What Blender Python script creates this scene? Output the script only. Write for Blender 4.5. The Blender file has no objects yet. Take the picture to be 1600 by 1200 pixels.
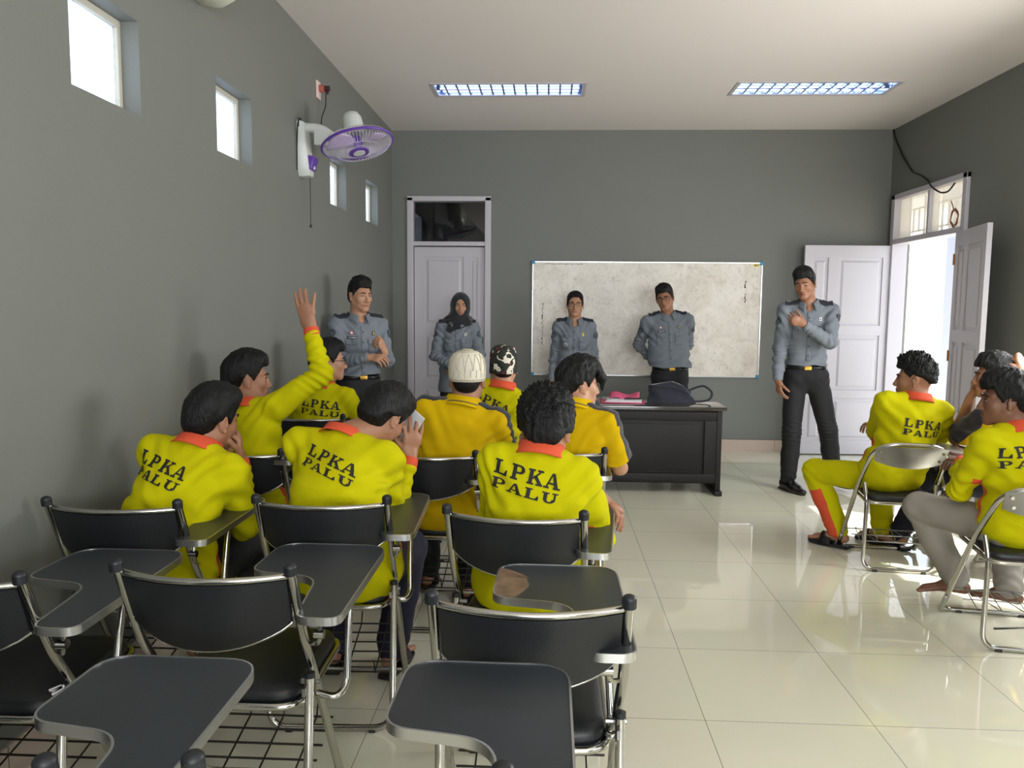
import bpy, bmesh, math, random, os
import numpy as np
from mathutils import Vector, Matrix
from mathutils.bvhtree import BVHTree
random.seed(7)
PI = math.pi
S = bpy.context.scene
COL = S.collection

# ------------------------------------------------------------------ camera
cam_d = bpy.data.cameras.new('camera')
cam = bpy.data.objects.new('camera', cam_d)
COL.objects.link(cam)
def cam_axes(p, yaw, roll):
    cy, sy, cp, sp = math.cos(yaw), math.sin(yaw), math.cos(p), math.sin(p)
    F = Vector((-sy*cp, cy*cp, -sp)); R = Vector((cy, sy, 0)); U = R.cross(F)
    c, s = math.cos(roll), math.sin(roll)
    return c*R + s*U, -s*R + c*U, F
cR, cU, cF = cam_axes(.0973, .0471, .0088)
cam.matrix_world = Matrix(((cR.x, cU.x, -cF.x, 0), (cR.y, cU.y, -cF.y, 0), (cR.z, cU.z, -cF.z, 1.478), (0, 0, 0, 1)))
cam_d.sensor_width = 36; cam_d.sensor_fit = 'HORIZONTAL'
cam_d.lens = 1216/1600*36
cam_d.clip_start = .05
S.camera = cam

# ------------------------------------------------------------------ world, sun, added daylight, exposure
w = bpy.data.worlds.new('sky'); S.world = w; w.use_nodes = True
nt = w.node_tree; bg = nt.nodes['Background']
bg.inputs['Color'].default_value = (.80, .90, 1.0, 1); bg.inputs['Strength'].default_value = 3.0
sd = bpy.data.lights.new('sun', 'SUN'); sun = bpy.data.objects.new('sun', sd); COL.objects.link(sun)
sd.energy = 10; sd.angle = .02; sd.color = (1, .95, .86)
sun.rotation_euler = (math.radians(18), math.radians(33), 0)      # high, from beyond the right-hand wall
def area(name, loc, rot, sx, sy, e, c=(1, 1, 1)):
    d = bpy.data.lights.new(name, 'AREA'); d.shape = 'RECTANGLE'; d.size = sx; d.size_y = sy; d.energy = e; d.color = c
    o = bpy.data.objects.new(name, d); o.location = loc; o.rotation_euler = rot; COL.objects.link(o); return o
# area lights added for balance, as from assumed unseen windows behind and at right
area('added_rear_daylight', (1.3, -3.35, 1.75), (math.radians(132), 0, 0), 2.5, 1.3, 205, (.97, .99, 1.0))
area('added_side_daylight', (3.36, -.6, 1.75), (0, math.radians(150), 0), 1.3, 2.6, 45, (1.0, .98, .96))
area('added_middle_daylight', (3.43, 4.1, 1.62), (0, math.radians(74), 0), .9, 1.8, 70, (1.0, .98, .95))
S.view_settings.view_transform = 'Standard'; S.view_settings.look = 'None'
S.view_settings.gamma = 1; S.view_settings.use_curve_mapping = False
S.view_settings.exposure = .25

# ------------------------------------------------------------------ materials
MATS = {}
def lin(c):
    return tuple(((v/255)/12.92 if v/255 <= .04045 else ((v/255+.055)/1.055)**2.4) for v in c)
def mat(name, rgb, rough=.6, metal=0., bump=0., bscale=80., var=0., vscale=4., sheen=0., coat=0., trans=0., emit=None, estr=0., spec=.5, stretch=None, aniso=None):
    if name in MATS: return MATS[name]
    m = bpy.data.materials.new(name); m.use_nodes = True; t = m.node_tree; b = t.nodes['Principled BSDF']
    c = lin(rgb); b.inputs['Base Color'].default_value = (*c, 1); b.inputs['Roughness'].default_value = rough
    b.inputs['Metallic'].default_value = metal; b.inputs['Specular IOR Level'].default_value = spec
    if sheen: b.inputs['Sheen Weight'].default_value = sheen; b.inputs['Sheen Roughness'].default_value = .5
    if coat: b.inputs['Coat Weight'].default_value = coat; b.inputs['Coat Roughness'].default_value = .08
    if trans: b.inputs['Transmission Weight'].default_value = trans
    if emit: b.inputs['Emission Color'].default_value = (*lin(emit), 1); b.inputs['Emission Strength'].default_value = estr
    tc = t.nodes.new('ShaderNodeTexCoord'); src = tc.outputs['Object']
    if stretch:
        mp = t.nodes.new('ShaderNodeMapping'); mp.inputs['Scale'].default_value = stretch; t.links.new(src, mp.inputs[0]); src = mp.outputs[0]
    if var:
        n = t.nodes.new('ShaderNodeTexNoise'); n.inputs['Scale'].default_value = vscale; n.inputs['Detail'].default_value = 4; t.links.new(src, n.inputs['Vector'])
        mx = t.nodes.new('ShaderNodeMix'); mx.data_type = 'RGBA'
        mx.inputs['A'].default_value = (*[v*(1-var) for v in c], 1); mx.inputs['B'].default_value = (*[min(1, v*(1+var)) for v in c], 1)
        t.links.new(n.outputs['Fac'], mx.inputs['Factor']); t.links.new(mx.outputs['Result'], b.inputs['Base Color'])
    if bump:
        n = t.nodes.new('ShaderNodeTexNoise'); n.inputs['Scale'].default_value = bscale; n.inputs['Detail'].default_value = 3; t.links.new(src, n.inputs['Vector'])
        bp = t.nodes.new('ShaderNodeBump'); bp.inputs['Strength'].default_value = bump; bp.inputs['Distance'].default_value = .01
        t.links.new(n.outputs['Fac'], bp.inputs['Height']); t.links.new(bp.outputs['Normal'], b.inputs['Normal'])
    MATS[name] = m; return m
M_wall = mat('grey_wall_paint', (117, 119, 114), .62, bump=.12, bscale=60, var=.05, vscale=1.6)
M_ceil = mat('white_ceiling_paint', (224, 217, 213), .8, bump=.04, bscale=40)
M_white = mat('white_gloss_paint', (193, 189, 195), .4, bump=.03, bscale=30)
M_frame = mat('offwhite_window_paint', (200, 196, 184), .5, var=.1)
M_chrome = mat('chrome', (190, 188, 182), .17, 1.0, bump=.02, bscale=30)
M_alu = mat('aluminium_edge', (200, 200, 200), .3, 1.0)
M_steel = mat('brushed_steel', (150, 150, 150), .28, 1.0, bump=.05, bscale=60, stretch=(2, 60, 60))
M_vinyl = mat('black_leatherette', (22, 25, 28), .42, bump=.12, bscale=260, spec=.5)
M_lam = mat('black_laminate', (44, 49, 53), .38, bump=.05, bscale=300, var=.12, vscale=7)
M_cap = mat('black_rubber', (22, 25, 30), .45)
M_wire = mat('dark_wire', (60, 58, 54), .35, .8)

# ------------------------------------------------------------------ mesh helpers
def link(name, me, m=None, parent=None):
    o = bpy.data.objects.new(name, me); COL.objects.link(o)
    if m is not None:
        for q in (m if isinstance(m, (list, tuple)) else [m]): me.materials.append(q)
    if parent is not None: o.parent = parent
    return o
def smooth_flag(me, on=True):
    me.polygons.foreach_set('use_smooth', [on]*len(me.polygons))
class MB:
    def __init__(s): s.v = []; s.f = []; s.mi = []; s.cur = 0
    def add(s, vs, fs):
        o = len(s.v); s.v += [tuple(p) for p in vs]; s.f += [tuple(i+o for i in f) for f in fs]; s.mi += [s.cur]*len(fs)
    def box(s, lo, hi, M=None):
        x0, y0, z0 = lo; x1, y1, z1 = hi
        vs = [Vector(p) for p in ((x0,y0,z0),(x1,y0,z0),(x1,y1,z0),(x0,y1,z0),(x0,y0,z1),(x1,y0,z1),(x1,y1,z1),(x0,y1,z1))]
        if M is not None: vs = [M @ p for p in vs]
        s.add(vs, [(0,3,2,1),(4,5,6,7),(0,1,5,4),(1,2,6,5),(2,3,7,6),(3,0,4,7)])
    def tube(s, pts, r, n=10, closed=False, cap=True, taper=None):
        pts = [Vector(p) for p in pts]; m = len(pts); rings = []
        T = []
        for i in range(m):
            if closed: t = pts[(i+1) % m]-pts[i-1]
            else: t = pts[min(i+1, m-1)]-pts[max(i-1, 0)]
            T.append(t.normalized())
        a = Vector((0, 0, 1)) if abs(T[0].z) < .9 else Vector((1, 0, 0))
        u = T[0].cross(a).normalized(); vs = []; fs = []
        for i in range(m):
            u = (u-T[i]*u.dot(T[i])).normalized(); v = T[i].cross(u)
            rr = r if taper is None else r*taper[i]
            vs += [pts[i]+(u*math.cos(2*PI*k/n)+v*math.sin(2*PI*k/n))*rr for k in range(n)]
        for i in range(m if closed else m-1):
            j = (i+1) % m
            for k in range(n):
                fs.append((i*n+k, i*n+(k+1) % n, j*n+(k+1) % n, j*n+k))
        if cap and not closed:
            fs.append(tuple(range(n-1, -1, -1))); fs.append(tuple((m-1)*n+k for k in range(n)))
        s.add(vs, fs)
    def cyl(s, a, b, r, n=16, r2=None):
        s.tube([a, b], r, n, taper=[1, 1 if r2 is None else r2/r])
    def sphere(s, c, r, n=12, m=8, M=None):
        r = r if isinstance(r, (tuple, list)) else (r, r, r)
        vs = [Vector((0, 0, 1))]+[Vector((math.sin(PI*i/m)*math.cos(2*PI*k/n), math.sin(PI*i/m)*math.sin(2*PI*k/n), math.cos(PI*i/m))) for i in range(1, m) for k in range(n)]+[Vector((0, 0, -1))]
        vs = [Vector((p.x*r[0], p.y*r[1], p.z*r[2])) for p in vs]
        if M is not None: vs = [M @ p for p in vs]
        vs = [p+Vector(c) for p in vs]
        fs = [(0, 1+k, 1+(k+1) % n) for k in range(n)]
        for i in range(m-2):
            for k in range(n): a = 1+i*n; fs.append((a+k, a+n+k, a+n+(k+1) % n, a+(k+1) % n))
        L = len(vs)-1; a = 1+(m-2)*n
        fs += [(L, a+(k+1) % n, a+k) for k in range(n)]
        s.add(vs, fs)
    def prism(s, poly, z0, z1, M=None):
        n = len(poly); vs = [Vector((x, y, z0)) for x, y in poly]+[Vector((x, y, z1)) for x, y in poly]
        if M is not None: vs = [M @ p for p in vs]
        s.add(vs, [tuple(range(n-1, -1, -1)), tuple(range(n, 2*n))]+[(i, (i+1) % n, n+(i+1) % n, n+i) for i in range(n)])
    def build(s, name, m, parent=None, smooth=True, bevel=0, angle=40):
        me = bpy.data.meshes.new(name); me.from_pydata(s.v, [], s.f); me.update()
        o = link(name, me, m, parent)
        if len(set(s.mi)) > 1: me.polygons.foreach_set('material_index', s.mi)
        if bevel:
            bm = bmesh.new(); bm.from_mesh(me)
            es = [e for e in bm.edges if len(e.link_faces) == 2 and e.calc_face_angle(0) > .6]
            bmesh.ops.bevel(bm, geom=es, offset=bevel, segments=2, affect='EDGES', profile=.6, clamp_overlap=True)
            bm.to_mesh(me); bm.free()
        if smooth:
            smooth_flag(me); me.set_sharp_from_angle(angle=math.radians(angle))
        return o
def fillet(pts, r, n=5, closed=False):
    P = [Vector(p) for p in pts]; out = []; m = len(P)
    for i in range(m):
        if not closed and i in (0, m-1): out.append(P[i]); continue
        a, b, c = P[i-1], P[i], P[(i+1) % m]
        rr = r[i] if isinstance(r, (list, tuple)) else r
        d1, d2 = (a-b), (c-b); q = min(rr, d1.length*.49, d2.length*.49)
        p1 = b+d1.normalized()*q; p2 = b+d2.normalized()*q
        for k in range(n+1):
            t = k/n; out.append(p1*(1-t)**2+b*2*t*(1-t)+p2*t*t)
    return out
def thing(name, label, cat, loc=(0, 0, 0), rz=0, group=None):
    o = bpy.data.objects.new(name, None); COL.objects.link(o); o.empty_display_size = .1
    o.location = loc; o.rotation_euler = (0, 0, rz); return tag(o, label, cat, group)
def tag(o, label=None, cat=None, group=None, kind=None):
    if label: o['label'] = label
    if cat: o['category'] = cat
    if group: o['group'] = group
    if kind: o['kind'] = kind
    return o
def struct(o): o['kind'] = 'structure'; return o
def dup(o, parent=None):
    c = o.copy(); COL.objects.link(c); c.parent = parent
    for ch in list(o.children): dup(ch, c)
    return c

# ------------------------------------------------------------------ room shell
XL, XR, YB, ZC, YR = -1.66, 3.44, 8.22, 3.30, -3.6
def wall_rects(u0, u1, v0, v1, holes):
    us = sorted({u0, u1, *[h[0] for h in holes], *[h[1] for h in holes]}); vs = sorted({v0, v1, *[h[2] for h in holes], *[h[3] for h in holes]})
    out = []
    for a, b in zip(us, us[1:]):
        for c, d in zip(vs, vs[1:]):
            mx, my = (a+b)/2, (c+d)/2
            if not any(h[0] < mx < h[1] and h[2] < my < h[3] for h in holes): out.append((a, b, c, d))
    return out
def wall(name, axis, pos, thick, u0, u1, v0, v1, holes, m):
    b = MB()
    for a, c, d, e in wall_rects(u0, u1, v0, v1, holes):
        if axis == 'X': b.box((min(pos, pos+thick), a, d), (max(pos, pos+thick), c, e))
        elif axis == 'Y': b.box((a, min(pos, pos+thick), d), (c, max(pos, pos+thick), e))
        else: b.box((a, d, min(pos, pos+thick)), (c, e, max(pos, pos+thick)))
    o = b.build(name, m, smooth=False); return struct(o)
WIN = [(2.70, 3.165, 2.235, 2.605), (3.89, 4.352, 2.245, 2.61), (5.90, 6.36, 2.25, 2.61), (7.045, 7.53, 2.25, 2.62)]
wall('wall_left', 'X', XL, -.15, YR, YB+.15, 0, ZC+.1, WIN, M_wall)
BD = (-1.455, -.665, 0, 2.60)
wall('wall_back', 'Y', YB, .15, XL-.15, XR+.2, 0, ZC+.1, [BD], M_wall)
RD = (6.74, 8.06, 0, 2.60)
wall('wall_right', 'X', XR, .15, YR, YB, 0, ZC+.1, [RD, (-1.9, .7, 1.0, 2.5), (3.15, 5.05, 1.15, 2.45)], M_wall)
wall('wall_rear', 'Y', YR, -.15, XL-.15, XR+.2, 0, ZC+.1, [(-.8, 2.6, 1.0, 2.5)], M_wall)
LAMPS = [(-.985, .255, 6.55, 6.90), (1.51, 2.775, 6.55, 6.90)]
o = wall('ceiling', 'Z', ZC, .1, XL, XR, YR, YB, LAMPS, M_ceil)

# floor : polished porcelain tiles 0.6 m
mf = bpy.data.materials.new('polished_porcelain_tile'); mf.use_nodes = True; t = mf.node_tree; b = t.nodes['Principled BSDF']
ge = t.nodes.new('ShaderNodeNewGeometry'); mp = t.nodes.new('ShaderNodeMapping'); mp.inputs['Location'].default_value = (-.5823+6, -4.5137+12, 0)
t.links.new(ge.outputs['Position'], mp.inputs[0])
br = t.nodes.new('ShaderNodeTexBrick'); br.offset = 0; br.squash = 1
br.inputs['Scale'].default_value = 1; br.inputs['Brick Width'].default_value = .6; br.inputs['Row Height'].default_value = .6
br.inputs['Mortar Size'].default_value = .0012; br.inputs['Mortar Smooth'].default_value = .1
br.inputs['Color1'].default_value = (*lin((226, 224, 202)), 1); br.inputs['Color2'].default_value = (*lin((222, 220, 199)), 1); br.inputs['Mortar'].default_value = (*lin((112, 108, 94)), 1)
t.links.new(mp.outputs[0], br.inputs['Vector'])
no = t.nodes.new('ShaderNodeTexNoise'); no.inputs['Scale'].default_value = 2.2; no.inputs['Detail'].default_value = 6; t.links.new(ge.outputs['Position'], no.inputs['Vector'])
mx = t.nodes.new('ShaderNodeMix'); mx.data_type = 'RGBA'; mx.blend_type = 'MULTIPLY'; mx.inputs['Factor'].default_value = .10
t.links.new(br.outputs['Color'], mx.inputs['A']); t.links.new(no.outputs['Color'], mx.inputs['B']); t.links.new(mx.outputs['Result'], b.inputs['Base Color'])
b.inputs['Roughness'].default_value = .035; b.inputs['IOR'].default_value = 1.5; b.inputs['Coat Weight'].default_value = .15; b.inputs['Coat Roughness'].default_value = .02
n2 = t.nodes.new('ShaderNodeTexNoise'); n2.inputs['Scale'].default_value = 3; t.links.new(ge.outputs['Position'], n2.inputs['Vector'])
bp = t.nodes.new('ShaderNodeBump'); bp.inputs['Strength'].default_value = .03; bp.inputs['Distance'].default_value = .01; t.links.new(n2.outputs['Fac'], bp.inputs['Height']); t.links.new(bp.outputs[0], b.inputs['Normal']); t.links.new(bp.outputs[0], b.inputs['Coat Normal'])
fb = MB(); fb.box((XL-.15, YR-.15, -.1), (XR+.15, YB+.15, 0)); struct(fb.build('floor', mf, smooth=False))
M_base = mat('beige_skirting_tile', (196, 178, 164), .15, var=.06, vscale=8, coat=.3)
M_joint = mat('skirting_joint', (120, 108, 98), .7)
def skirting(name, boxes, joints):
    b = MB()
    for lo, hi in boxes: b.box(lo, hi)
    o = struct(b.build(name, M_base, smooth=False))
    j = MB()
    for lo, hi in joints: j.box(lo, hi)
    j.build('grout_joint', M_joint, o, smooth=False)
skirting('baseboard_back', [((XL, YB-.012, 0), (-1.52, YB, .12)), ((-.62, YB-.012, 0), (XR, YB, .12))],
         [((x-.0015, YB-.0135, 0), (x+.0015, YB-.011, .12)) for x in [-.0177+.6*k for k in range(0, 6)]] + [((-.62, YB-.014, .1195), (XR, YB, .123))])
skirting('baseboard_left', [((XL, YR, 0), (XL+.012, YB-.012, .12))], [((XL, y-.0015, 0), (XL+.0135, y+.0015, .12)) for y in [-3.2+.6*k for k in range(19)]])
skirting('baseboard_right', [((XR-.012, YR, 0), (XR, 6.66, .12))], [((XR-.0135, y-.0015, 0), (XR, y+.0015, .12)) for y in [-3.2+.6*k for k in range(16)]])

# small frosted windows in the left wall
mg = bpy.data.materials.new('frosted_film_glass'); mg.use_nodes = True; t = mg.node_tree; t.nodes.clear()
out = t.nodes.new('ShaderNodeOutputMaterial'); tl = t.nodes.new('ShaderNodeBsdfTranslucent'); gl = t.nodes.new('ShaderNodeBsdfGlossy'); ms = t.nodes.new('ShaderNodeMixShader')
wv = t.nodes.new('ShaderNodeTexWave'); wv.inputs['Scale'].default_value = 9; wv.inputs['Distortion'].default_value = 7; wv.inputs['Detail'].default_value = 3; wv.wave_profile = 'SIN'
tc = t.nodes.new('ShaderNodeTexCoord'); mpp = t.nodes.new('ShaderNodeMapping'); mpp.inputs['Rotation'].default_value = (.5, .9, .2); t.links.new(tc.outputs['Object'], mpp.inputs[0]); t.links.new(mpp.outputs[0], wv.inputs['Vector'])
cr = t.nodes.new('ShaderNodeValToRGB'); cr.color_ramp.elements[0].color = (.74, .78, .84, 1); cr.color_ramp.elements[1].color = (.92, .95, 1, 1); t.links.new(wv.outputs['Fac'], cr.inputs[0]); t.links.new(cr.outputs[0], tl.inputs['Color'])
gl.inputs['Roughness'].default_value = .2; ms.inputs[0].default_value = .06; t.links.new(tl.outputs[0], ms.inputs[1]); t.links.new(gl.outputs[0], ms.inputs[2]); t.links.new(ms.outputs[0], out.inputs[0])
for k, (a, b_, c, d) in enumerate(WIN):
    x = XL-.085; fr = MB(); q = .028
    fr.box((x-.03, a, c), (x+.012, b_, c+q)); fr.box((x-.03, a, d-q), (x+.012, b_, d)); fr.box((x-.03, a, c+q), (x+.012, a+q, d-q)); fr.box((x-.03, b_-q, c+q), (x+.012, b_, d-q))
    f = struct(fr.build('window_%d' % (k+1), M_frame, smooth=False, bevel=.003))
    p = MB(); p.box((x-.012, a+q-.004, c+q-.004), (x-.006, b_-q+.004, d-q+.004)); p.build('pane', mg, f, smooth=False)

# panelled door in the back wall, with transom
def panel_leaf(name, W, Hh, cols, rows, th=.036, parent=None, mt=M_white):
    """door leaf in x 0..W, y -th..0, z 0..Hh with raised panels, both faces"""
    b = MB(); st = .0
    holes = []
    for (x0, x1) in cols:
        for (z0, z1) in rows: holes.append((x0, x1, z0, z1))
    for a, c, d, e in wall_rects(0, W, 0, Hh, holes): b.box((a, -th, d), (c, 0, e))
    for (x0, x1, z0, z1) in holes:
        b.box((x0, -th+.012, z0), (x1, -.012, z1))
        for (y0, y1, y2) in ((-th+.012, -th+.003, 1), (-.012, -.003, -1)):
            i = .03; i2 = .05
            vs = [(x0+i, y0, z0+i), (x1-i, y0, z0+i), (x1-i, y0, z1-i), (x0+i, y0, z1-i), (x0+i2, y1, z0+i2), (x1-i2, y1, z0+i2), (x1-i2, y1, z1-i2), (x0+i2, y1, z1-i2)]
            fs = [(0, 1, 5, 4), (1, 2, 6, 5), (2, 3, 7, 6), (3, 0, 4, 7), (4, 5, 6, 7)]
            b.add(vs, fs if y2 == 1 else [f[::-1] for f in fs])
    o = b.build(name, mt, parent, smooth=False); return o
dfr = MB(); x0, x1, z0, z1 = BD; q = .045
for lo, hi in (((x0-.045, YB-.03, 0), (x0+q*.4, YB+.12, z1+.02)), ((x1-q*.4, YB-.03, 0), (x1+.045, YB+.12, z1+.02)), ((x0-.045, YB-.03, z1-.02), (x1+.045, YB+.12, z1+.03)), ((x0, YB-.02, 2.12), (x1, YB+.12, 2.165))): dfr.box(lo, hi)
d1 = struct(dfr.build('door_1', M_white, smooth=False, bevel=.006))
W = x1-x0-.05
lf = panel_leaf('door_leaf', W, 2.10, [(.10, .10+.42), (.60, W-.07)], [(.18, .80), (.90, 1.42), (1.52, 1.98)][:0] or [(.16, .62), (.70, 1.20), (1.28, 2.0)], parent=d1)
lf.location = (x0+.025, YB+.055, .01)
M_blackm = mat('black_metal', (20, 20, 22), .35, .3)
M_dark = mat('near_black_room', (22, 26, 34), .8)  # one near-black colour for walls, floor and ceiling of the room beyond
hb = MB(); hb.box((W-.055, -.045, .92), (W-.01, -.036, 1.16)); hb.tube(fillet([(W-.033, -.04, 1.05), (W-.033, -.085, 1.05), (W-.15, -.085, 1.05)], .02), .009); hb.build('door_handle', M_blackm, lf)
# dark adjoining room seen through the transom (its own little window in the left wall)
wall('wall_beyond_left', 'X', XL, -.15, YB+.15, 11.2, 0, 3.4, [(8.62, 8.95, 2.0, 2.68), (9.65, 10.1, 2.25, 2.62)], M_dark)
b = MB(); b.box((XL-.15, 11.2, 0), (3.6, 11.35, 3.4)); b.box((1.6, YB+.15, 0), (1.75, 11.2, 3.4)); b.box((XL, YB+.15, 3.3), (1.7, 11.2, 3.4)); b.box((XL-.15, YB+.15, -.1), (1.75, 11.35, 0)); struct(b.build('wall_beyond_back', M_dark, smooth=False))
# transom glass
mgl = bpy.data.materials.new('clear_glass'); mgl.use_nodes = True; t = mgl.node_tree; t.nodes.clear()
out = t.nodes.new('ShaderNodeOutputMaterial'); tr = t.nodes.new('ShaderNodeBsdfTransparent'); gl = t.nodes.new('ShaderNodeBsdfGlossy'); ms = t.nodes.new('ShaderNodeMixShader'); fr = t.nodes.new('ShaderNodeFresnel'); fr.inputs[0].default_value = 1.45
gl.inputs['Roughness'].default_value = .02; t.links.new(fr.outputs[0], ms.inputs[0]); t.links.new(tr.outputs[0], ms.inputs[1]); t.links.new(gl.outputs[0], ms.inputs[2]); t.links.new(ms.outputs[0], out.inputs[0])
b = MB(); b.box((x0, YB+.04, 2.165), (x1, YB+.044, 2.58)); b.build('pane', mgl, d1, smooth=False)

# double door in the right wall
dm = MB(); y0, y1, z0, z1 = RD
for lo, hi in (((XR-.03, y0-.045, 0), (XR+.12, y0+.02, z1+.03)), ((XR-.03, y1-.02, 0), (XR+.12, y1+.05, z1+.03)), ((XR-.03, y0-.045, z1-.02), (XR+.12, y1+.05, z1+.03)), ((XR-.03, y0, 2.14), (XR+.12, y1, 2.19)), ((XR, 7.385, 2.19), (XR+.10, 7.425, 2.6))): dm.box(lo, hi)
d2 = struct(dm.build('door_2', M_white, smooth=False, bevel=.006))
big = panel_leaf('door_leaf', .86, 2.12, [(.08, .42+.10), (.62, .79)], [(.14, .58), (.66, 1.22), (1.32, 2.0)], parent=d2)
big.location = (XR-.02, 8.07, .012); big.rotation_euler = (0, 0, PI+.03)
sml = panel_leaf('door_leaf', .79, 2.12, [(.08, .26), (.34, .71)], [(.14, .58), (.66, 1.22), (1.32, 2.0)], parent=d2)
sml.location = (XR-.045, 6.71, .012)
sml.rotation_euler = (0, 0, math.radians(-102))
M_brass = mat('brass', (190, 140, 70), .3, 1.0)
for lf_, in ((big,), (sml,)):
    for z in (.25, 1.1, 1.9):
        h = MB(); h.cyl((0, -.04, z-.045), (0, -.04, z+.045), .007, 8); h.box((0, -.039, z-.04), (.022, -.0355, z+.04)); h.build('hinge', M_brass, lf_)
# obscured transom panes + grille behind
mt_ = bpy.data.materials.new('cloudy_glass'); mt_.use_nodes = True; t = mt_.node_tree; t.nodes.clear()
out = t.nodes.new('ShaderNodeOutputMaterial'); tr = t.nodes.new('ShaderNodeBsdfTransparent'); df = t.nodes.new('ShaderNodeBsdfTranslucent'); ms = t.nodes.new('ShaderNodeMixShader')
tr.inputs[0].default_value = (.72, .70, .66, 1); df.inputs[0].default_value = (.85, .8, .7, 1); ms.inputs[0].default_value = .35
t.links.new(tr.outputs[0], ms.inputs[1]); t.links.new(df.outputs[0], ms.inputs[2]); t.links.new(ms.outputs[0], out.inputs[0])
for a, c in ((y0+.02, 7.385), (7.425, y1-.02)):
    b = MB(); b.box((XR+.03, a, 2.19), (XR+.034, c, 2.58)); b.build('pane', mt_, d2, smooth=False)
gb = MB(); M_iron = mat('grille_iron', (120, 108, 96), .6)
for z in (2.27, 2.49): gb.box((XR+.17, 6.72, z-.006), (XR+.182, 8.1, z+.006))
for k in range(12): y = 6.8+.115*k; gb.box((XR+.17, y-.006, 2.27 if k % 3 else 2.16), (XR+.182, y+.006, 2.49 if k % 3 else 2.62))
tag(gb.build('window_grille', M_iron, smooth=False), 'iron bar grille outside the glass above the open double door', 'grille')

# outdoors beyond the double door
M_out = mat('sunlit_concrete', (214, 208, 198), .8, var=.08, vscale=3)
M_ver = mat('white_veranda_paint', (212, 212, 224), .6)
b = MB(); b.box((XR+.15, 2, -.16), (30, 40, -.06)); struct(b.build('ground_outside', M_out, smooth=False))
b = MB(); b.box((XR+.15, 5.2, 2.95), (5.6, 14, 3.1)); struct(b.build('veranda_roof', M_ver, smooth=False))
b = MB(); b.box((4.86, 9.62, -.06), (5.16, 9.92, 2.95)); b.box((4.80, 9.56, -.06), (5.22, 9.98, .12)); b.box((4.82, 9.58, 2.8), (5.20, 9.96, 2.95)); tag(b.build('veranda_pillar', M_ver, smooth=False, bevel=.01), 'pale square veranda pillar standing outside the open double door', 'pillar')
b = MB(); b.box((11, 4, -.06), (11.25, 34, 2.4)); tag(b.build('boundary_wall', M_out, smooth=False), 'bright plain wall far outside beyond the veranda', 'wall')
M_leaf = mat('bush_leaf', (120, 165, 50), .5, var=.3, vscale=30)
M_stem = mat('bush_stem', (90, 80, 50), .8)
def bush(loc, R, H, n, label):
    t_ = thing('bush', label, 'bush', loc); st = MB(); lv = MB(); rnd = random.Random(3)
    for k in range(9):
        a = rnd.uniform(0, 2*PI); st.tube([(0, 0, 0), (math.cos(a)*R*.3, math.sin(a)*R*.3, H*.45), (math.cos(a)*R*.7, math.sin(a)*R*.7, H*.85)], .012, 6)
    for k in range(n):
        a, b_, rr = rnd.uniform(0, 2*PI), rnd.uniform(-1, 1), rnd.uniform(.4, 1)**.5
        p = Vector((math.cos(a)*math.sqrt(1-b_*b_)*R*rr, math.sin(a)*math.sqrt(1-b_*b_)*R*rr, H*.58+b_*H*.42*rr))
        d = Vector((rnd.uniform(-1, 1), rnd.uniform(-1, 1), rnd.uniform(-.4, .8))).normalized(); s_ = d.cross(Vector((rnd.uniform(-1, 1), rnd.uniform(-1, 1), 1))).normalized(); L = rnd.uniform(.07, .13)
        lv.add([p, p+d*L*.5+s_*L*.22, p+d*L, p+d*L*.5-s_*L*.22], [(0, 1, 2, 3)])
    st.build('stem', M_stem, t_); lv.build('foliage', M_leaf, t_, smooth=False)
bush((6.45, 11.2, -.06), .62, 1.7, 1100, 'green leafy bush in the sunlight outside the open double door')

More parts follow.
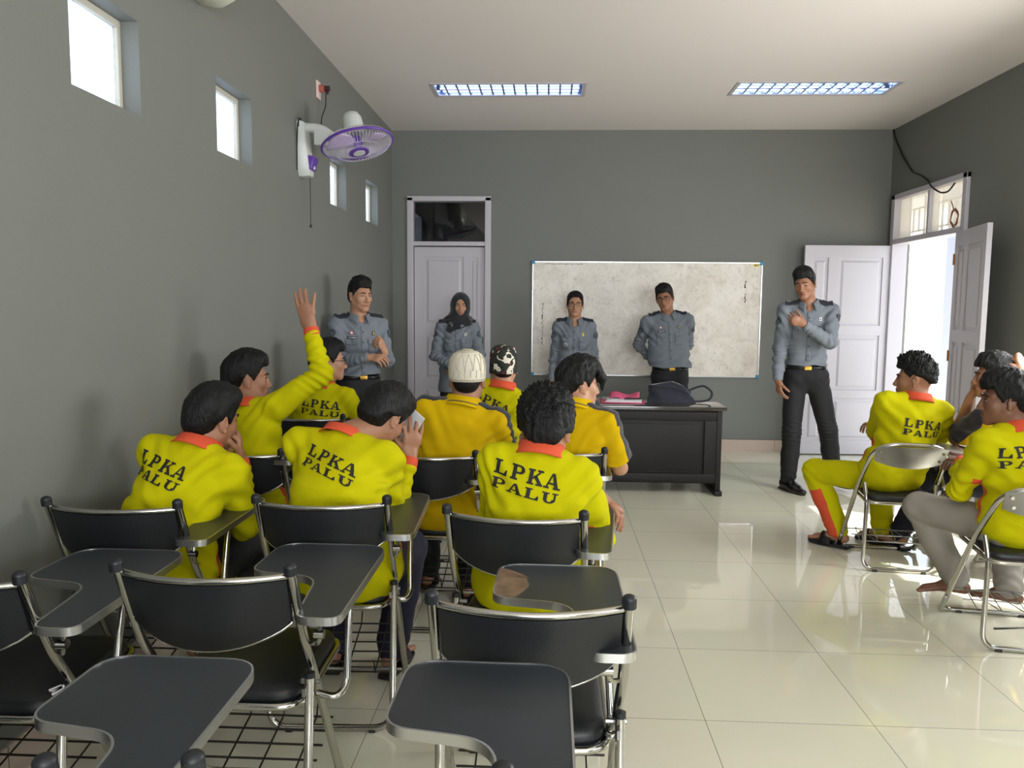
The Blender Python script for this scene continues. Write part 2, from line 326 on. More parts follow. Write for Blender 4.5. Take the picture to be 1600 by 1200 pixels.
# ------------------------------------------------------------------ ceiling lights
M_mir = mat('lamp_reflector', (205, 214, 232), .12, 1.0)
M_tubeg = mat('fluorescent_tube', (225, 230, 240), .25, emit=(196, 212, 255), estr=4.5)  # tubes taken as unlit; glow added for the louvres' blue sheen and floor light
for k, (a, c, d, e) in enumerate(LAMPS):
    t_ = thing('ceiling_light', ('left' if k == 0 else 'right') + ' recessed ceiling light trough with silver louvres, ' + ('above the whiteboard and closed door' if k == 0 else 'nearer the open double door'), 'ceiling light', ((a+c)/2, (d+e)/2, ZC))
    hw, hd = (c-a)/2, (e-d)/2
    fr = MB()
    for lo, hi in (((-hw-.022, -hd-.022, -.006), (hw+.022, -hd+.008, .004)), ((-hw-.022, hd-.008, -.006), (hw+.022, hd+.022, .004)), ((-hw-.022, -hd, -.006), (-hw+.008, hd, .004)), ((hw-.008, -hd, -.006), (hw+.022, hd, .004))): fr.box(lo, hi)
    fr.build('frame', M_white, t_, smooth=False)
    rf = MB(); rf.box((-hw, -hd, .088), (hw, hd, .098))
    for y in (-hd+.001, hd-.003): rf.box((-hw, y, 0), (hw, y+.002, .09))
    for x in (-hw+.001, hw-.003): rf.box((x, -hd, 0), (x+.002, hd, .09))
    rf.build('reflector', M_mir, t_, smooth=False)
    lv = MB(); n = 13
    lv.add([(-hw+.01, -.012, 0), (hw-.01, -.012, 0), (hw-.01, 0, .05), (-hw+.01, 0, .05), (-hw+.01, .012, 0), (hw-.01, .012, 0)], [(0, 1, 2, 3), (3, 2, 5, 4), (0, 4, 5, 1)])
    for i in range(1, n):
        x = -hw+2*hw*i/n
        for s_ in (-1, 1):
            y0_, y1_ = (.012, hd-.012); y0_, y1_ = sorted((s_*y0_, s_*y1_))
            lv.add([(x-.008, y0_, 0), (x+.008, y0_, 0), (x+.008, y1_, 0), (x-.008, y1_, 0), (x, y0_, .045), (x, y1_, .045)], [(0, 3, 2, 1), (0, 1, 4), (2, 3, 5), (1, 2, 5, 4), (3, 0, 4, 5)])
    lv.build('louvre', M_mir, t_, smooth=False)
    for s_ in (-1, 1):
        tb = MB(); tb.cyl((-hw+.03, s_*.08, .066), (hw-.03, s_*.08, .066), .013, 12); tb.build('fluorescent_tube', M_tubeg, t_)

# ------------------------------------------------------------------ things on the walls
M_wb = bpy.data.materials.new('used_whiteboard'); M_wb.use_nodes = True; t = M_wb.node_tree; b = t.nodes['Principled BSDF']
b.inputs['Roughness'].default_value = .35
tc = t.nodes.new('ShaderNodeTexCoord')
def N(sc, det, dist=0, st=(1, 1, 1)):
    mp = t.nodes.new('ShaderNodeMapping'); mp.inputs['Scale'].default_value = st; t.links.new(tc.outputs['Object'], mp.inputs[0])
    n = t.nodes.new('ShaderNodeTexNoise'); n.inputs['Scale'].default_value = sc; n.inputs['Detail'].default_value = det; n.inputs['Distortion'].default_value = dist; t.links.new(mp.outputs[0], n.inputs['Vector']); return n.outputs['Fac']
def ramp(f, els):
    r = t.nodes.new('ShaderNodeValToRGB'); e = r.color_ramp.elements
    while len(e) < len(els): e.new(.5)
    for q, (p, c) in zip(e, els): q.position = p; q.color = (*lin(c), 1)
    t.links.new(f, r.inputs[0]); return r.outputs[0]
def mul(a, b_, f=1.0):
    m = t.nodes.new('ShaderNodeMix'); m.data_type = 'RGBA'; m.blend_type = 'MULTIPLY'; m.inputs['Factor'].default_value = f
    t.links.new(a, m.inputs['A']); t.links.new(b_, m.inputs['B']); return m.outputs['Result']
c1 = ramp(N(5, 12, 1.2), [(.25, (206, 198, 184)), (.5, (226, 219, 208)), (.75, (236, 230, 221))])
c2 = ramp(N(30, 8, .6), [(.30, (200, 192, 176)), (.45, (255, 255, 255)), (1, (255, 255, 255))])
c3 = ramp(N(13, 10, 4, (1, 1, .35)), [(.455, (255, 255, 255)), (.475, (214, 208, 198)), (.495, (255, 255, 255))])
t.links.new(mul(mul(c1, c2, .45), c3, .6), b.inputs['Base Color'])
wbt = thing('whiteboard', 'wide used whiteboard with ghosted marker stains hung on the back wall', 'whiteboard', (1.0, YB, 1.372))
W2, H2 = 1.178, .588
b = MB(); b.box((-W2, -.02, -H2), (W2, -.004, H2)); b.build('board', M_wb, wbt, smooth=False)
b = MB()
for lo, hi in (((-W2-.012, -.027, -H2-.006), (W2+.006, -.002, -H2+.004)), ((-W2-.006, -.027, H2-.004), (W2+.006, -.002, H2+.006)), ((-W2-.006, -.027, -H2), (-W2+.004, -.002, H2)), ((W2-.004, -.027, -H2), (W2+.006, -.002, H2))): b.box(lo, hi)
b.build('frame', M_alu, wbt, smooth=False)
M_blue = mat('blue_plastic', (40, 130, 170), .4)
for sx in (-1, 1):
    for sz in (-1, 1):
        c = MB(); x, z = sx*W2, sz*H2
        c.box((min(x+sx*.014, x-sx*.022), -.031, min(z+sz*.014, z-sz*.022)), (max(x+sx*.014, x-sx*.022), -.001, max(z+sz*.014, z-sz*.022))); c.build('corner_cap', M_blue, wbt, smooth=False, bevel=.004)
M_ink = mat('dried_marker_ink', (20, 22, 26), .6)
b = MB(); rnd = random.Random(5)
def blot(x, z, w_, h_): b.box((x-w_/2, -.0215, z-h_/2), (x+w_/2, -.0198, z+h_/2), None)
for k in range(26): blot(-W2+.105+rnd.uniform(-.005, .007), .15-.017*k+rnd.uniform(-.004, .004), rnd.uniform(.003, .011), rnd.uniform(.006, .022))
for z in (-.25, -.262, .32): blot(-W2+.10, z, .006, .012)
for k in range(9): blot(W2-.16+rnd.uniform(-.006, .006), .40-.02*k-(.05 if k > 3 else 0), rnd.uniform(.006, .018), rnd.uniform(.006, .018))
for k in range(12): blot(-W2+.12+.035*k+rnd.uniform(-.01, .01), H2-.022+rnd.uniform(-.003, .003), rnd.uniform(.01, .04), .004)
tag(b.build('ink_mark', M_ink, wbt, smooth=False), kind='stuff')
M_yel = mat('yellow_sticker', (222, 200, 40), .5)
b = MB(); b.box((W2-.09, -.0215, H2-.035), (W2-.03, -.0198, H2-.012)); st = b.build('sticker', M_yel, wbt, smooth=False)
b = MB(); b.box((W2-.072, -.0222, H2-.032), (W2-.062, -.0214, H2-.015)); b.box((W2-.058, -.0222, H2-.027), (W2-.036, -.0214, H2-.021)); b.build('sticker_print', M_ink, st, smooth=False)

# wall fan on the left wall, head turned down
M_fanw = mat('white_fan_plastic', (205, 208, 205), .35)
M_fanp = mat('purple_fan_plastic', (96, 58, 160), .35)
M_cable = mat('black_cable', (24, 24, 26), .5)
fan = thing('wall_fan', 'white and purple wall fan with its head turned down, high on the left wall', 'fan', (XL, 5.20, 2.36))
b = MB()
prof = [(-.085, .30), (-.075, .33), (.075, .33), (.085, .30), (.075, .02), (.05, -.035), (-.05, -.035), (-.075, .02)]
n = len(prof)
b.add([(0.0, y, z) for y, z in prof]+[(.045 if z > .1 else .075, y*.8, z*.94+.006) for y, z in prof], [tuple(range(n-1, -1, -1)), tuple(range(n, 2*n))]+[(i, (i+1) % n, n+(i+1) % n, n+i) for i in range(n)])
b.build('bracket', M_fanw, fan, bevel=.01)
b = MB(); b.tube(fillet([(.03, 0, .29), (.14, 0, .285), (.26, .0, .20)], .08), .032, 12, taper=None); b.box((.10, -.035, .17), (.20, .035, .27)); b.build('arm', M_fanw, fan, bevel=.012)
b = MB(); b.box((.03, -.05, .03), (.082, .05, .12), Matrix.Rotation(.25, 4, 'Y')); b.build('control_panel', M_fanp, fan, bevel=.012)
b = MB(); b.sphere((.088, .0, .03), (.012, .014, .014)); b.build('knob', M_fanw, fan)
b = MB(); b.tube([(.05, .04, -.02), (.05, .04, -.34)], .0025, 6); b.sphere((.05, .04, -.345), (.008, .008, .012)); b.build('pull_cord', M_cable, fan)
FM = Matrix.Translation((.36, .05, .235)) @ Matrix.Rotation(math.radians(170), 4, 'X') @ Matrix.Rotation(math.radians(14), 4, 'Y')   # fan head frame: z = blowing direction
def TM(pts): return [FM @ Vector(p) for p in pts]
b = MB(); b.tube(TM([(0, 0, -.015), (0, 0, -.05), (0, 0, -.13), (0, 0, -.165), (0, 0, -.18)]), .068, 20, taper=[.9, 1, .95, .72, .3]); b.build('motor_housing', M_fanw, fan)
R0 = .235
def ringpts(r, z, n=48): return TM([(r*math.cos(2*PI*k/n), r*math.sin(2*PI*k/n), z) for k in range(n)])
b = MB(); b.tube(ringpts(R0, .045), .0085, 8, closed=True); b.build('guard_rim', M_fanp, fan)
M_wirew = mat('pale_guard_wire', (205, 200, 215), .4)
b = MB()
for k in range(64):
    a = 2*PI*k/64; cx, cy = math.cos(a), math.sin(a)
    b.tube(TM([(cx*.05, cy*.05, .10), (cx*.13, cy*.13, .098), (cx*.20, cy*.20, .083), (cx*R0, cy*R0, .047)]), .0013, 4, cap=False)
for r, z in ((.09, .0995), (.15, .096)): b.tube(ringpts(r, z), .0015, 4, closed=True)
b.build('front_guard', M_wirew, fan)
b = MB()
for k in range(64):
    a = 2*PI*(k+.5)/64; cx, cy = math.cos(a), math.sin(a)
    b.tube(TM([(cx*.05, cy*.05, -.01), (cx*.14, cy*.14, -.012), (cx*.205, cy*.205, .008), (cx*R0, cy*R0, .043)]), .0013, 4, cap=False)
for r, z in ((.10, -.0105), (.16, -.008)): b.tube(ringpts(r, z), .0015, 4, closed=True)
b.build('rear_guard', M_wirew, fan)
b = MB(); b.tube(TM([(0, 0, .098), (0, 0, .108)]), .066, 28); b.build('guard_badge', M_fanp, fan)
b = MB(); b.tube(TM([(0, 0, .107), (0, 0, .112)]), .04, 24); b.build('badge_centre', M_fanw, fan)
M_blade = mat('tinted_fan_blade', (188, 168, 205), .25)
b = MB()
for q in range(3):
    g = 8; vs = []
    for i in range(g+1):
        r = .03+.175*i/g
        for j in range(7):
            u = j/6-.5; a = 2*PI*q/3+u*(1.15-.25*abs(2*i/g-1))+i*.04
            vs.append((r*math.cos(a), r*math.sin(a), .045+u*.035))
    b.add(TM(vs), [(i*7+j, i*7+j+1, i*7+j+8, i*7+j+7) for i in range(g) for j in range(6)])
bl = b.build('blades', M_blade, fan); md = bl.modifiers.new('s', 'SOLIDIFY'); md.thickness = .002
b = MB(); b.tube(TM([(0, 0, .0), (0, 0, .06), (0, 0, .075)]), .032, 16, taper=[1, 1, .6]); b.build('hub', M_fanp, fan)
sk = thing('wall_socket', 'white wall socket with a plug in it, above the wall fan', 'socket', (XL, 5.61, 3.0))
b = MB(); b.box((0, -.042, -.06), (.012, .042, .06)); b.build('plate', mat('socket_plate', (228, 205, 195), .4), sk, bevel=.004)
M_plugr = mat('reddish_plug', (176, 96, 84), .5)
b = MB(); b.cyl((.012, .005, .012), (.05, .005, .012), .026, 14); b.build('socket_face', M_plugr, sk)
cb = thing('power_cable', 'black power cable hanging from the wall socket down to the wall fan', 'cable', (XL, 5.4, 2.7))
b = MB(); b.tube(fillet([(.06, .215, .31), (.055, .215, .18), (.03, .20, .12), (.03, .17, -.02), (.05, .10, -.10), (.12, .0, -.14), (.16, -.15, -.14)], .05), .0045, 8); b.build('cord', M_cable, cb)
b = MB(); b.cyl((.05, .215, .312), (.085, .215, .312), .02, 12); b.cyl((.07, .215, .312), (.07, .215, .275), .009, 8); b.build('plug', mat('dark_plug', (60, 28, 30), .5), cb)
b = MB(); b.tube([(XL+.012+.004*k/30, 5.155+.035*math.cos(k*.55), 2.66+.04*math.sin(k*.55)) for k in range(34)], .004, 6); b.tube([(XL+.01, 5.12, 2.66), (XL+.008, 5.105, 2.5), (XL+.008, 5.10, 2.36)], .004, 6)
tag(b.build('cable_coil', M_cable), 'black spare cable looped on the wall behind the wall fan', 'cable')

# air conditioner
ac = thing('air_conditioner', 'white split air conditioner at the top of the left wall, cut by the photo edge', 'air conditioner', (XL, 3.32, 2.88))
pr = [(0, .0), (.10, -.012), (.165, .02), (.20, .075), (.205, .20), (.19, .275), (0, .285)]
b = MB(); n = len(pr); L_ = .43
b.add([(x, -L_, z) for x, z in pr]+[(x, L_, z) for x, z in pr], [tuple(range(n)), tuple(range(2*n-1, n-1, -1))]+[(i+1 if i+1 < n else 0, i, n+i, n+(i+1) % n) for i in range(n)])
b.build('casing', mat('ivory_plastic', (214, 216, 200), .35), ac, bevel=.012)
b = MB(); b.box((.12, -L_+.04, -.004), (.175, L_-.06, .022), Matrix.Rotation(-.35, 4, 'Y')); b.build('louvre_flap', M_fanw, ac, bevel=.003)
b = MB()
for k in range(5): b.box((.2045, L_-.13+.014*k, .05), (.2065, L_-.122+.014*k, .058+.004*(k % 2)))
b.build('lettering', mat('grey_print', (120, 124, 120), .5), ac, smooth=False)

# loose cable in the far right corner
b = MB(); b.tube(fillet([(XR-.01, 8.205, 3.3), (XR-.012, 8.17, 3.22), (XR-.012, 7.95, 2.98), (XR-.012, 7.72, 2.79), (XR-.014, 7.55, 2.74), (XR-.018, 7.38, 2.655), (XR-.035, 7.30, 2.60), (XR-.035, 7.12, 2.515), (XR-.035, 6.98, 2.50), (XR-.035, 6.88, 2.56)], .06), .0075, 8)
tag(b.build('loose_cable', M_cable), 'loose black cable running from the ceiling corner down over the transom', 'cable')
b = MB(); b.tube([(XR-.03+.003*math.sin(k*2.1), 6.86+(.055+.010*math.sin(k*.9))*math.cos(k*.42), 2.27+(.07+.012*math.cos(k*.7))*math.sin(k*.42)) for k in range(60)], .0045, 6); b.tube([(XR-.03, 6.87, 2.33), (XR-.03, 6.93, 2.42)], .005, 6)
tag(b.build('wire_coil', mat('brown_wire', (150, 96, 70), .5)), 'small brown coil of wire hanging by the right transom pane', 'wire coil')

# ------------------------------------------------------------------ desk and what lies on it
M_desk = mat('dark_espresso_wood', (24, 22, 22), .5, bump=.08, bscale=14, stretch=(1, 1, 8), var=.25, vscale=9, spec=.3)
dk = thing('office_desk', 'dark brown wooden desk with panelled front, standing before the whiteboard', 'desk', (.745, 6.47, 0))
b = MB(); b.box((-.66, -.33, .685), (.66, .33, .715)); b.build('desktop', mat('desk_top_laminate', (58, 54, 52), .12, coat=.5), dk, bevel=.005)
b = MB(); b.box((-.60, -.27, .09), (.60, -.245, .685))
b.box((-.60, -.285, .60), (.60, -.268, .67)); b.box((-.60, -.285, .10), (.60, -.268, .17)); b.box((-.60, -.285, .17), (-.51, -.268, .60)); b.box((.50, -.285, .17), (.60, -.268, .60)); b.box((-.47, -.279, .20), (.46, -.268, .57)); b.build('front_panel', M_desk, dk, bevel=.004)
for s_ in (-1, 1):
    b = MB(); b.box((s_*.615-.02, -.29, .035), (s_*.615+.02, .27, .685)); b.build('side_panel', M_desk, dk, bevel=.004)
    b = MB(); b.box((s_*.615-.03, -.325, 0), (s_*.615+.03, .29, .04)); b.build('foot', M_desk, dk, bevel=.008)
b = MB(); b.box((.2, -.24, .42), (.59, .26, .67)); dr = b.build('drawer', M_desk, dk, bevel=.004)
b = MB(); b.tube([(.34, .27, .56), (.34, .285, .56), (.46, .285, .56), (.46, .27, .56)], .005, 6); b.build('handle', M_chrome, dr)
M_pap = mat('white_paper', (232, 230, 236), .7); M_pink = mat('pink_folder_card', (196, 70, 104), .6); M_hot = mat('pink_paper', (205, 84, 118), .65)
fd = thing('document_folder', 'pink folder of papers lying open on the dark desk', 'folder', (.62, 6.42, .715), -.12)
b = MB(); b.box((-.17, -.12, 0), (.17, .12, .004)); b.box((-.19, -.13, .004), (.13, .11, .009), Matrix.Rotation(.10, 4, 'Z')); b.build('cover', M_pink, fd, smooth=False)
b = MB()
for k in range(7): b.box((-.145+.004*k, -.11, .009+.0022*k), (.15-.003*k, .10, .0108+.0022*k), Matrix.Rotation(.03*math.sin(k*2.2), 4, 'Z'))
b.build('sheets', M_pap, fd, smooth=False)
g = 10; vs = [(-.12+.25*i/g, .0+.13*j/4, .028+.035*math.sin(PI*.5*j/4)+.012*math.sin(i*.8)) for i in range(g+1) for j in range(5)]
b = MB(); b.add(vs, [(i*5+j, i*5+j+5, i*5+j+6, i*5+j+1) for i in range(g) for j in range(4)]); o = b.build('pink_sheet', M_hot, fd); md = o.modifiers.new('s', 'SOLIDIFY'); md.thickness = .001
b = MB(); b.tube([(0, 0, 0), (.13, 0, 0), (.14, 0, 0)], .006, 10, taper=[1, 1, .3]); b.box((.02, -.002, .004), (.06, .002, .008))
o = b.build('pen', M_blackm); o.location = (.62, 6.36, .749); o.rotation_euler = (0, -.02, -.15); tag(o, 'black pen lying across the papers of the pink folder', 'pen')
bag = thing('shoulder_bag', 'navy cloth shoulder bag with strap, slumped on the dark desk', 'bag', (1.02, 6.46, .715), -.1)
M_navy = mat('navy_bag_cloth', (26, 30, 44), .8, bump=.3, bscale=90, sheen=.3)
g, hh = 16, 8; vs = []
for j in range(hh+1):
    v = j/hh
    for i in range(g*2):
        a = 2*PI*i/(g*2); sx = .20*(1-.06*v)*(1 if math.cos(a) < 0 else 1-.25*v); sy = .085*(1-.7*v)
        cx, cy = math.cos(a), math.sin(a)
        cx = math.copysign(abs(cx)**.6, cx); cy = math.copysign(abs(cy)**.7, cy)
        vs.append((sx*cx+.006*math.sin(9*v+3*a), sy*cy+.008*math.sin(5*a+4*v), .001+v*(.155+.018*math.sin(2.2*cx+1)-.05*max(0, cx))))
b = MB(); b.add(vs, [(j*2*g+i, j*2*g+(i+1) % (2*g), (j+1)*2*g+(i+1) % (2*g), (j+1)*2*g+i) for j in range(hh) for i in range(2*g)]+[tuple(range(2*g-1, -1, -1)), tuple(hh*2*g+i for i in range(2*g))])
b.build('body', M_navy, bag)
b = MB(); P = fillet([(.12, 0, .09), (.20, -.01, .13), (.26, -.02, .145), (.33, -.02, .09), (.31, -.03, .03), (.22, -.04, .012), (.14, -.05, .02)], .05)
b.tube(P, .010, 8)
b.build('strap', M_navy, bag)
b = MB(); b.tube([(-.18, -.086, .13), (0, -.09, .125), (.14, -.07, .08)], .003, 6); b.build('zip', M_blackm, bag)

# ------------------------------------------------------------------ lecture chairs
def sweep_plate(b, top, bot, thick, nu=18, nv=6, puff=.0):
    """curved slab between two rails given as functions u in [-1,1] -> Vector"""
    F = []; Bk = []
    for i in range(nu+1):
        u = -1+2*i/nu; A, B_ = top(u), bot(u)
        for j in range(nv+1):
            v = j/nv; p = A.lerp(B_, v); e = (1-(2*v-1)**4)*(1-u**8)
            F.append(p+Vector((0, thick/2+puff*e, 0))); Bk.append(p-Vector((0, thick/2+puff*e*.5, 0)))
    m = nv+1; N_ = len(F); fs = []
    for i in range(nu):
        for j in range(nv):
            a = i*m+j; fs.append((a, a+1, a+m+1, a+m)); fs.append((N_+a, N_+a+m, N_+a+m+1, N_+a+1))
    for i in range(nu):
        a = i*m; fs.append((a, a+m, N_+a+m, N_+a)); a = i*m+nv; fs.append((a, N_+a, N_+a+m, a+m))
    for j in range(nv):
        fs.append((j, N_+j, N_+j+1, j+1)); a = nu*m+j; fs.append((a, a+1, N_+a+1, N_+a))
    b.add(F+Bk, fs)
def rsq(hx, hy, r, n=6):
    return [(p.x, p.y) for p in fillet([(-hx, -hy, 0), (hx, -hy, 0), (hx, hy, 0), (-hx, hy, 0)], r, n, closed=True)]
def tablet_parts(root, tx, z, top_m, edge_m, sup_m, post_pt, y0=-.0, tilt=0, wide=.335):
    pts = [(tx-.105, y0, 0), (tx-.0, y0, 0), (tx, y0+.58, 0), (tx-wide, y0+.585, 0), (tx-wide-.005, y0+.32, 0), (tx-.135, y0+.285, 0)]
    ol = fillet(pts, [.035, .035, .08, .07, .05, .07], 7, closed=True)
    poly = [(p.x, p.y) for p in ol]
    b = MB(); b.prism(poly, z-.009, z+.009)
    tb = b.build('tablet', top_m, root, angle=30)
    e = MB(); n = len(ol)
    for rr, z0, z1 in (((0), -.0105, .0105),):
        C = sum(ol, Vector())/n; vs = []
        for i in range(n):
            t_ = (ol[(i+1) % n]-ol[i-1]).normalized(); nn = Vector((t_.y, -t_.x, 0)); p = ol[i]+Vector((0, 0, z))
            vs += [p-nn*.0015+Vector((0, 0, z0)), p+nn*.003+Vector((0, 0, z0)), p+nn*.003+Vector((0, 0, z1)), p-nn*.0015+Vector((0, 0, z1))]
        e.add(vs, [(i*4+k, ((i+1) % n)*4+k, ((i+1) % n)*4+(k+1) % 4, i*4+(k+1) % 4) for i in range(n) for k in range(4)])
    e.build('edge_band', edge_m, tb, angle=30)
    s_ = MB(); s_.tube(fillet([(tx-.05, y0+.30, z-.01), (tx-.045, y0+.28, z-.05), (tx-.035, y0+.20, .46), (tx-.05, y0+.16, .445), (post_pt[0]+.004, post_pt[1], .455)], [0, .03, .07, .05, 0], 6), .0105, 10); s_.build('tablet_support', sup_m, root)
    s_ = MB(); s_.tube(fillet([(tx-.055, y0+.045, z-.008), (tx-.06, y0+.045, z-.075), (post_pt[0]+.006, post_pt[1]-.04, z-.11)], .03, 6), .006, 8); s_.cyl((tx-.06-.012, y0+.045, z-.05), (tx-.06+.012, y0+.045, z-.05), .012, 12); s_.build('tablet_hinge', sup_m, root)
def chair_a(label, x, y, rz=0, tx=.31, tz=.72, hw=.215, group='black padded lecture chairs', tablet=True, worn=False, y0=0.):
    r = thing('lecture_chair', label, 'chair', (x, y, 0), rz, group)
    for s_ in (-1, 1):
        X = s_*hw
        b = MB(); b.tube(fillet([(X, 0, .852), (X, .10, .62), (X*.985, .185, .50), (X, .45, .012)], .06, 5), .0122, 14); p = b.build('post', M_chrome, r)
        b = MB(); b.sphere((X, 0, .853), (.0165, .0165, .012), 14, 8); b.cyl((X, .002, .835), (X, 0, .853), .0162, 14); b.build('cap', M_cap, p)
        b = MB(); b.cyl((X, .45, 0), (X, .445, .022), .0145, 12); b.build('foot', M_cap, p)
        b = MB(); b.box((X-s_*.006-.004, .10, .475), (X-s_*.006+.004, .20, .497)); b.cyl((X-s_*.032, .165, .486), (X+s_*.018, .165, .486), .007, 8); b.build('hinge', M_steel, p)
    bulge = .055
    def top(u): return Vector((u*(hw-.012), .008-bulge*(1-u*u)+.004, .825+.0*(1-u*u)))
    def bot(u): return Vector((u*(hw-.016), .055-bulge*(1-u*u), .695-.055*(1-u*u)**.8))
    b = MB(); b.tube([top(-1+2*i/20)+Vector((0, 0, .002)) for i in range(21)], .0085, 10); b.build('top_rail', M_chrome, r)
    b = MB(); sweep_plate(b, lambda u: top(u)-Vector((0, 0, .006)), bot, .014, puff=.006); bk = b.build('backrest', M_vinyl, r, angle=50)
    b = MB(); b.tube([bot(-1+2*i/20)+Vector((0, -.001, 0)) for i in range(21)], .0055, 8); b.build('lower_rail', M_chrome, r)
    hy = .205; cy = .335
    P = [(p[0], p[1]) for p in rsq(hw-.032, hy, .07, 6)]; n = len(P); b = MB()
    lv = [(0, .965, .432), (0, 1.0, .44), (0, 1.0, .462), (0, .965, .474), (0, .85, .480), (0, .45, .483)]; vs = []
    for _, k, z in lv: vs += [(px*k, cy+py*k, z) for px, py in P]
    b.add(vs, [(j*n+i, j*n+(i+1) % n, (j+1)*n+(i+1) % n, (j+1)*n+i) for j in range(len(lv)-1) for i in range(n)]+[tuple(range(n-1, -1, -1)), tuple((len(lv)-1)*n+i for i in range(n))]); b.build('seat', M_vinyl, r, angle=60)
    b = MB(); b.tube([(p.x, cy+p.y, .434) for p in fillet([(-hw+.026, -hy-.01, 0), (hw-.026, -hy-.01, 0), (hw-.026, hy+.01, 0), (-hw+.026, hy+.01, 0)], .075, 7, closed=True)], .0105, 10, closed=True); b.build('seat_frame', M_chrome, r)
    # rear legs : one bent tube with its floor bar
    X = hw-.0
    b = MB(); b.tube(fillet([(-X, .135, .52), (-X, .085, .012), (X, .085, .012), (X, .135, .52)], [0, .07, .07, 0], 8), .0122, 14); rl = b.build('rear_leg', M_chrome, r)
    for s_ in (-1, 1):
        b = MB(); b.cyl((s_*X, .134, .512), (s_*X, .135, .526), .0135, 12); b.build('cap', M_cap, rl)
        b = MB(); b.box((s_*(X-.07)-.012, .072, 0), (s_*(X-.07)+.012, .098, .012)); b.build('foot', M_cap, rl, bevel=.003)
    b = MB(); b.tube([(-hw+.01, .405, .075), (hw-.01, .405, .075)], .008, 8); b.build('stretcher', M_chrome, r)
    b = MB()
    for k in range(6): yy = .12+.055*k; zz = .20+.012*k; b.tube([(-hw+.014, yy, zz), (hw-.014, yy, zz)], .0032, 6)
    for k in range(4): xx = -.15+.1*k; b.tube([(xx, .10, .25), (xx, .12, .197), (xx, .40, .257), (xx, .42, .30)], .0028, 6)
    b.build('book_rack', M_wire, r)
    if tablet: tablet_parts(r, tx, tz, M_lam_worn if worn else M_lam, M_alu, M_chrome, (hw, .165, 0), y0=y0)
    return r
# laminate with a bare chipped patch
M_lam_worn = M_lam.copy(); M_lam_worn.name = 'chipped_laminate'; t = M_lam_worn.node_tree; b = t.nodes['Principled BSDF']; src = b.inputs['Base Color'].links[0].from_socket
tc = t.nodes.new('ShaderNodeTexCoord'); vm = t.nodes.new('ShaderNodeVectorMath'); vm.operation = 'SUBTRACT'; vm.inputs[1].default_value = (-.11, .42, .73); t.links.new(tc.outputs['Object'], vm.inputs[0])
sc = t.nodes.new('ShaderNodeVectorMath'); sc.operation = 'MULTIPLY'; sc.inputs[1].default_value = (1.05, .8, 1); t.links.new(vm.outputs[0], sc.inputs[0])
ln = t.nodes.new('ShaderNodeVectorMath'); ln.operation = 'LENGTH'; t.links.new(sc.outputs[0], ln.inputs[0])
no = t.nodes.new('ShaderNodeTexNoise'); no.inputs['Scale'].default_value = 22; no.inputs['Detail'].default_value = 5; t.links.new(tc.outputs['Object'], no.inputs['Vector'])
ma = t.nodes.new('ShaderNodeMath'); ma.operation = 'MULTIPLY_ADD'; ma.inputs[1].default_value = .035; t.links.new(no.outputs['Fac'], ma.inputs[0]); t.links.new(ln.outputs['Value'], ma.inputs[2])
rp = t.nodes.new('ShaderNodeValToRGB'); rp.color_ramp.elements[0].position = .118; rp.color_ramp.elements[0].color = (1, 1, 1, 1); rp.color_ramp.elements[1].position = .121; rp.color_ramp.elements[1].color = (0, 0, 0, 1); t.links.new(ma.outputs[0], rp.inputs[0])
wr = t.nodes.new('ShaderNodeValToRGB'); wr.color_ramp.elements[0].position = .3; wr.color_ramp.elements[0].color = (*lin((98, 76, 60)), 1); wr.color_ramp.elements[1].position = .7; wr.color_ramp.elements[1].color = (*lin((150, 122, 98)), 1); t.links.new(no.outputs['Fac'], wr.inputs[0])
mx = t.nodes.new('ShaderNodeMix'); mx.data_type = 'RGBA'; t.links.new(rp.outputs[0], mx.inputs['Factor']); t.links.new(src, mx.inputs['A']); t.links.new(wr.outputs[0], mx.inputs['B']); t.links.new(mx.outputs['Result'], b.inputs['Base Color'])

chair_a('empty black lecture chair at lower left against the wall, white tape scrap on it', -1.43, 1.69, tx=.34)
chair_a('empty black lecture chair, second from the left wall in the front row nearest the camera', -.829, 1.79, tx=.33)
chair_a('empty black lecture chair at bottom centre with chipped brown patch on its tablet', -.034, 1.64, tx=.235, worn=True)
chair_a('black lecture chair under the student holding his hands to his mouth', -1.39, 2.375, tx=.30)
chair_a('black lecture chair under the student who bows his head, left of centre', -.74, 2.475, rz=.05, tx=.30)
chair_a('black lecture chair under the curly haired student in the centre', -.10, 2.365, rz=-.1, tx=.30)
chair_a('black lecture chair with only its tablet showing at the bottom left of the photo', -.898, .98, tx=.30)
chair_a('black lecture chair with only its tablet and a tube showing at the bottom centre', -.27, 1.0, tx=.32)
chair_a('black lecture chair with only a tablet corner showing at the left edge of the photo', -1.42, 1.05, tx=.14, tablet=True)
chair_a('black lecture chair under the student with the raised arm', -1.37, 3.28, tx=.27, tz=.80)
chair_a('black lecture chair under the student in the white knitted cap', -.527, 3.32, tx=.28)
chair_a('black lecture chair under the student in the amber polo shirt nearest the desk', .04, 3.45, tx=.25)
chair_a('black lecture chair under the student in glasses by the left wall', -1.395, 4.39, tx=.28)
chair_a('black lecture chair under the student in the patterned cap', -.46, 4.32, tx=.28)
b = MB()
for k, (dx, dz) in enumerate(((0, 0), (.004, .006), (-.003, .012))): b.box((dx, 0, dz), (dx+.035, .002, dz+.007), Matrix.Rotation(-.6+.1*k, 4, 'Y'))
o = b.build('paper_scrap', M_pap, smooth=False); o.location = (-1.225, 1.80, .505); tag(o, 'small torn scrap of white tape caught on the chair hinge at lower left', 'paper scrap')

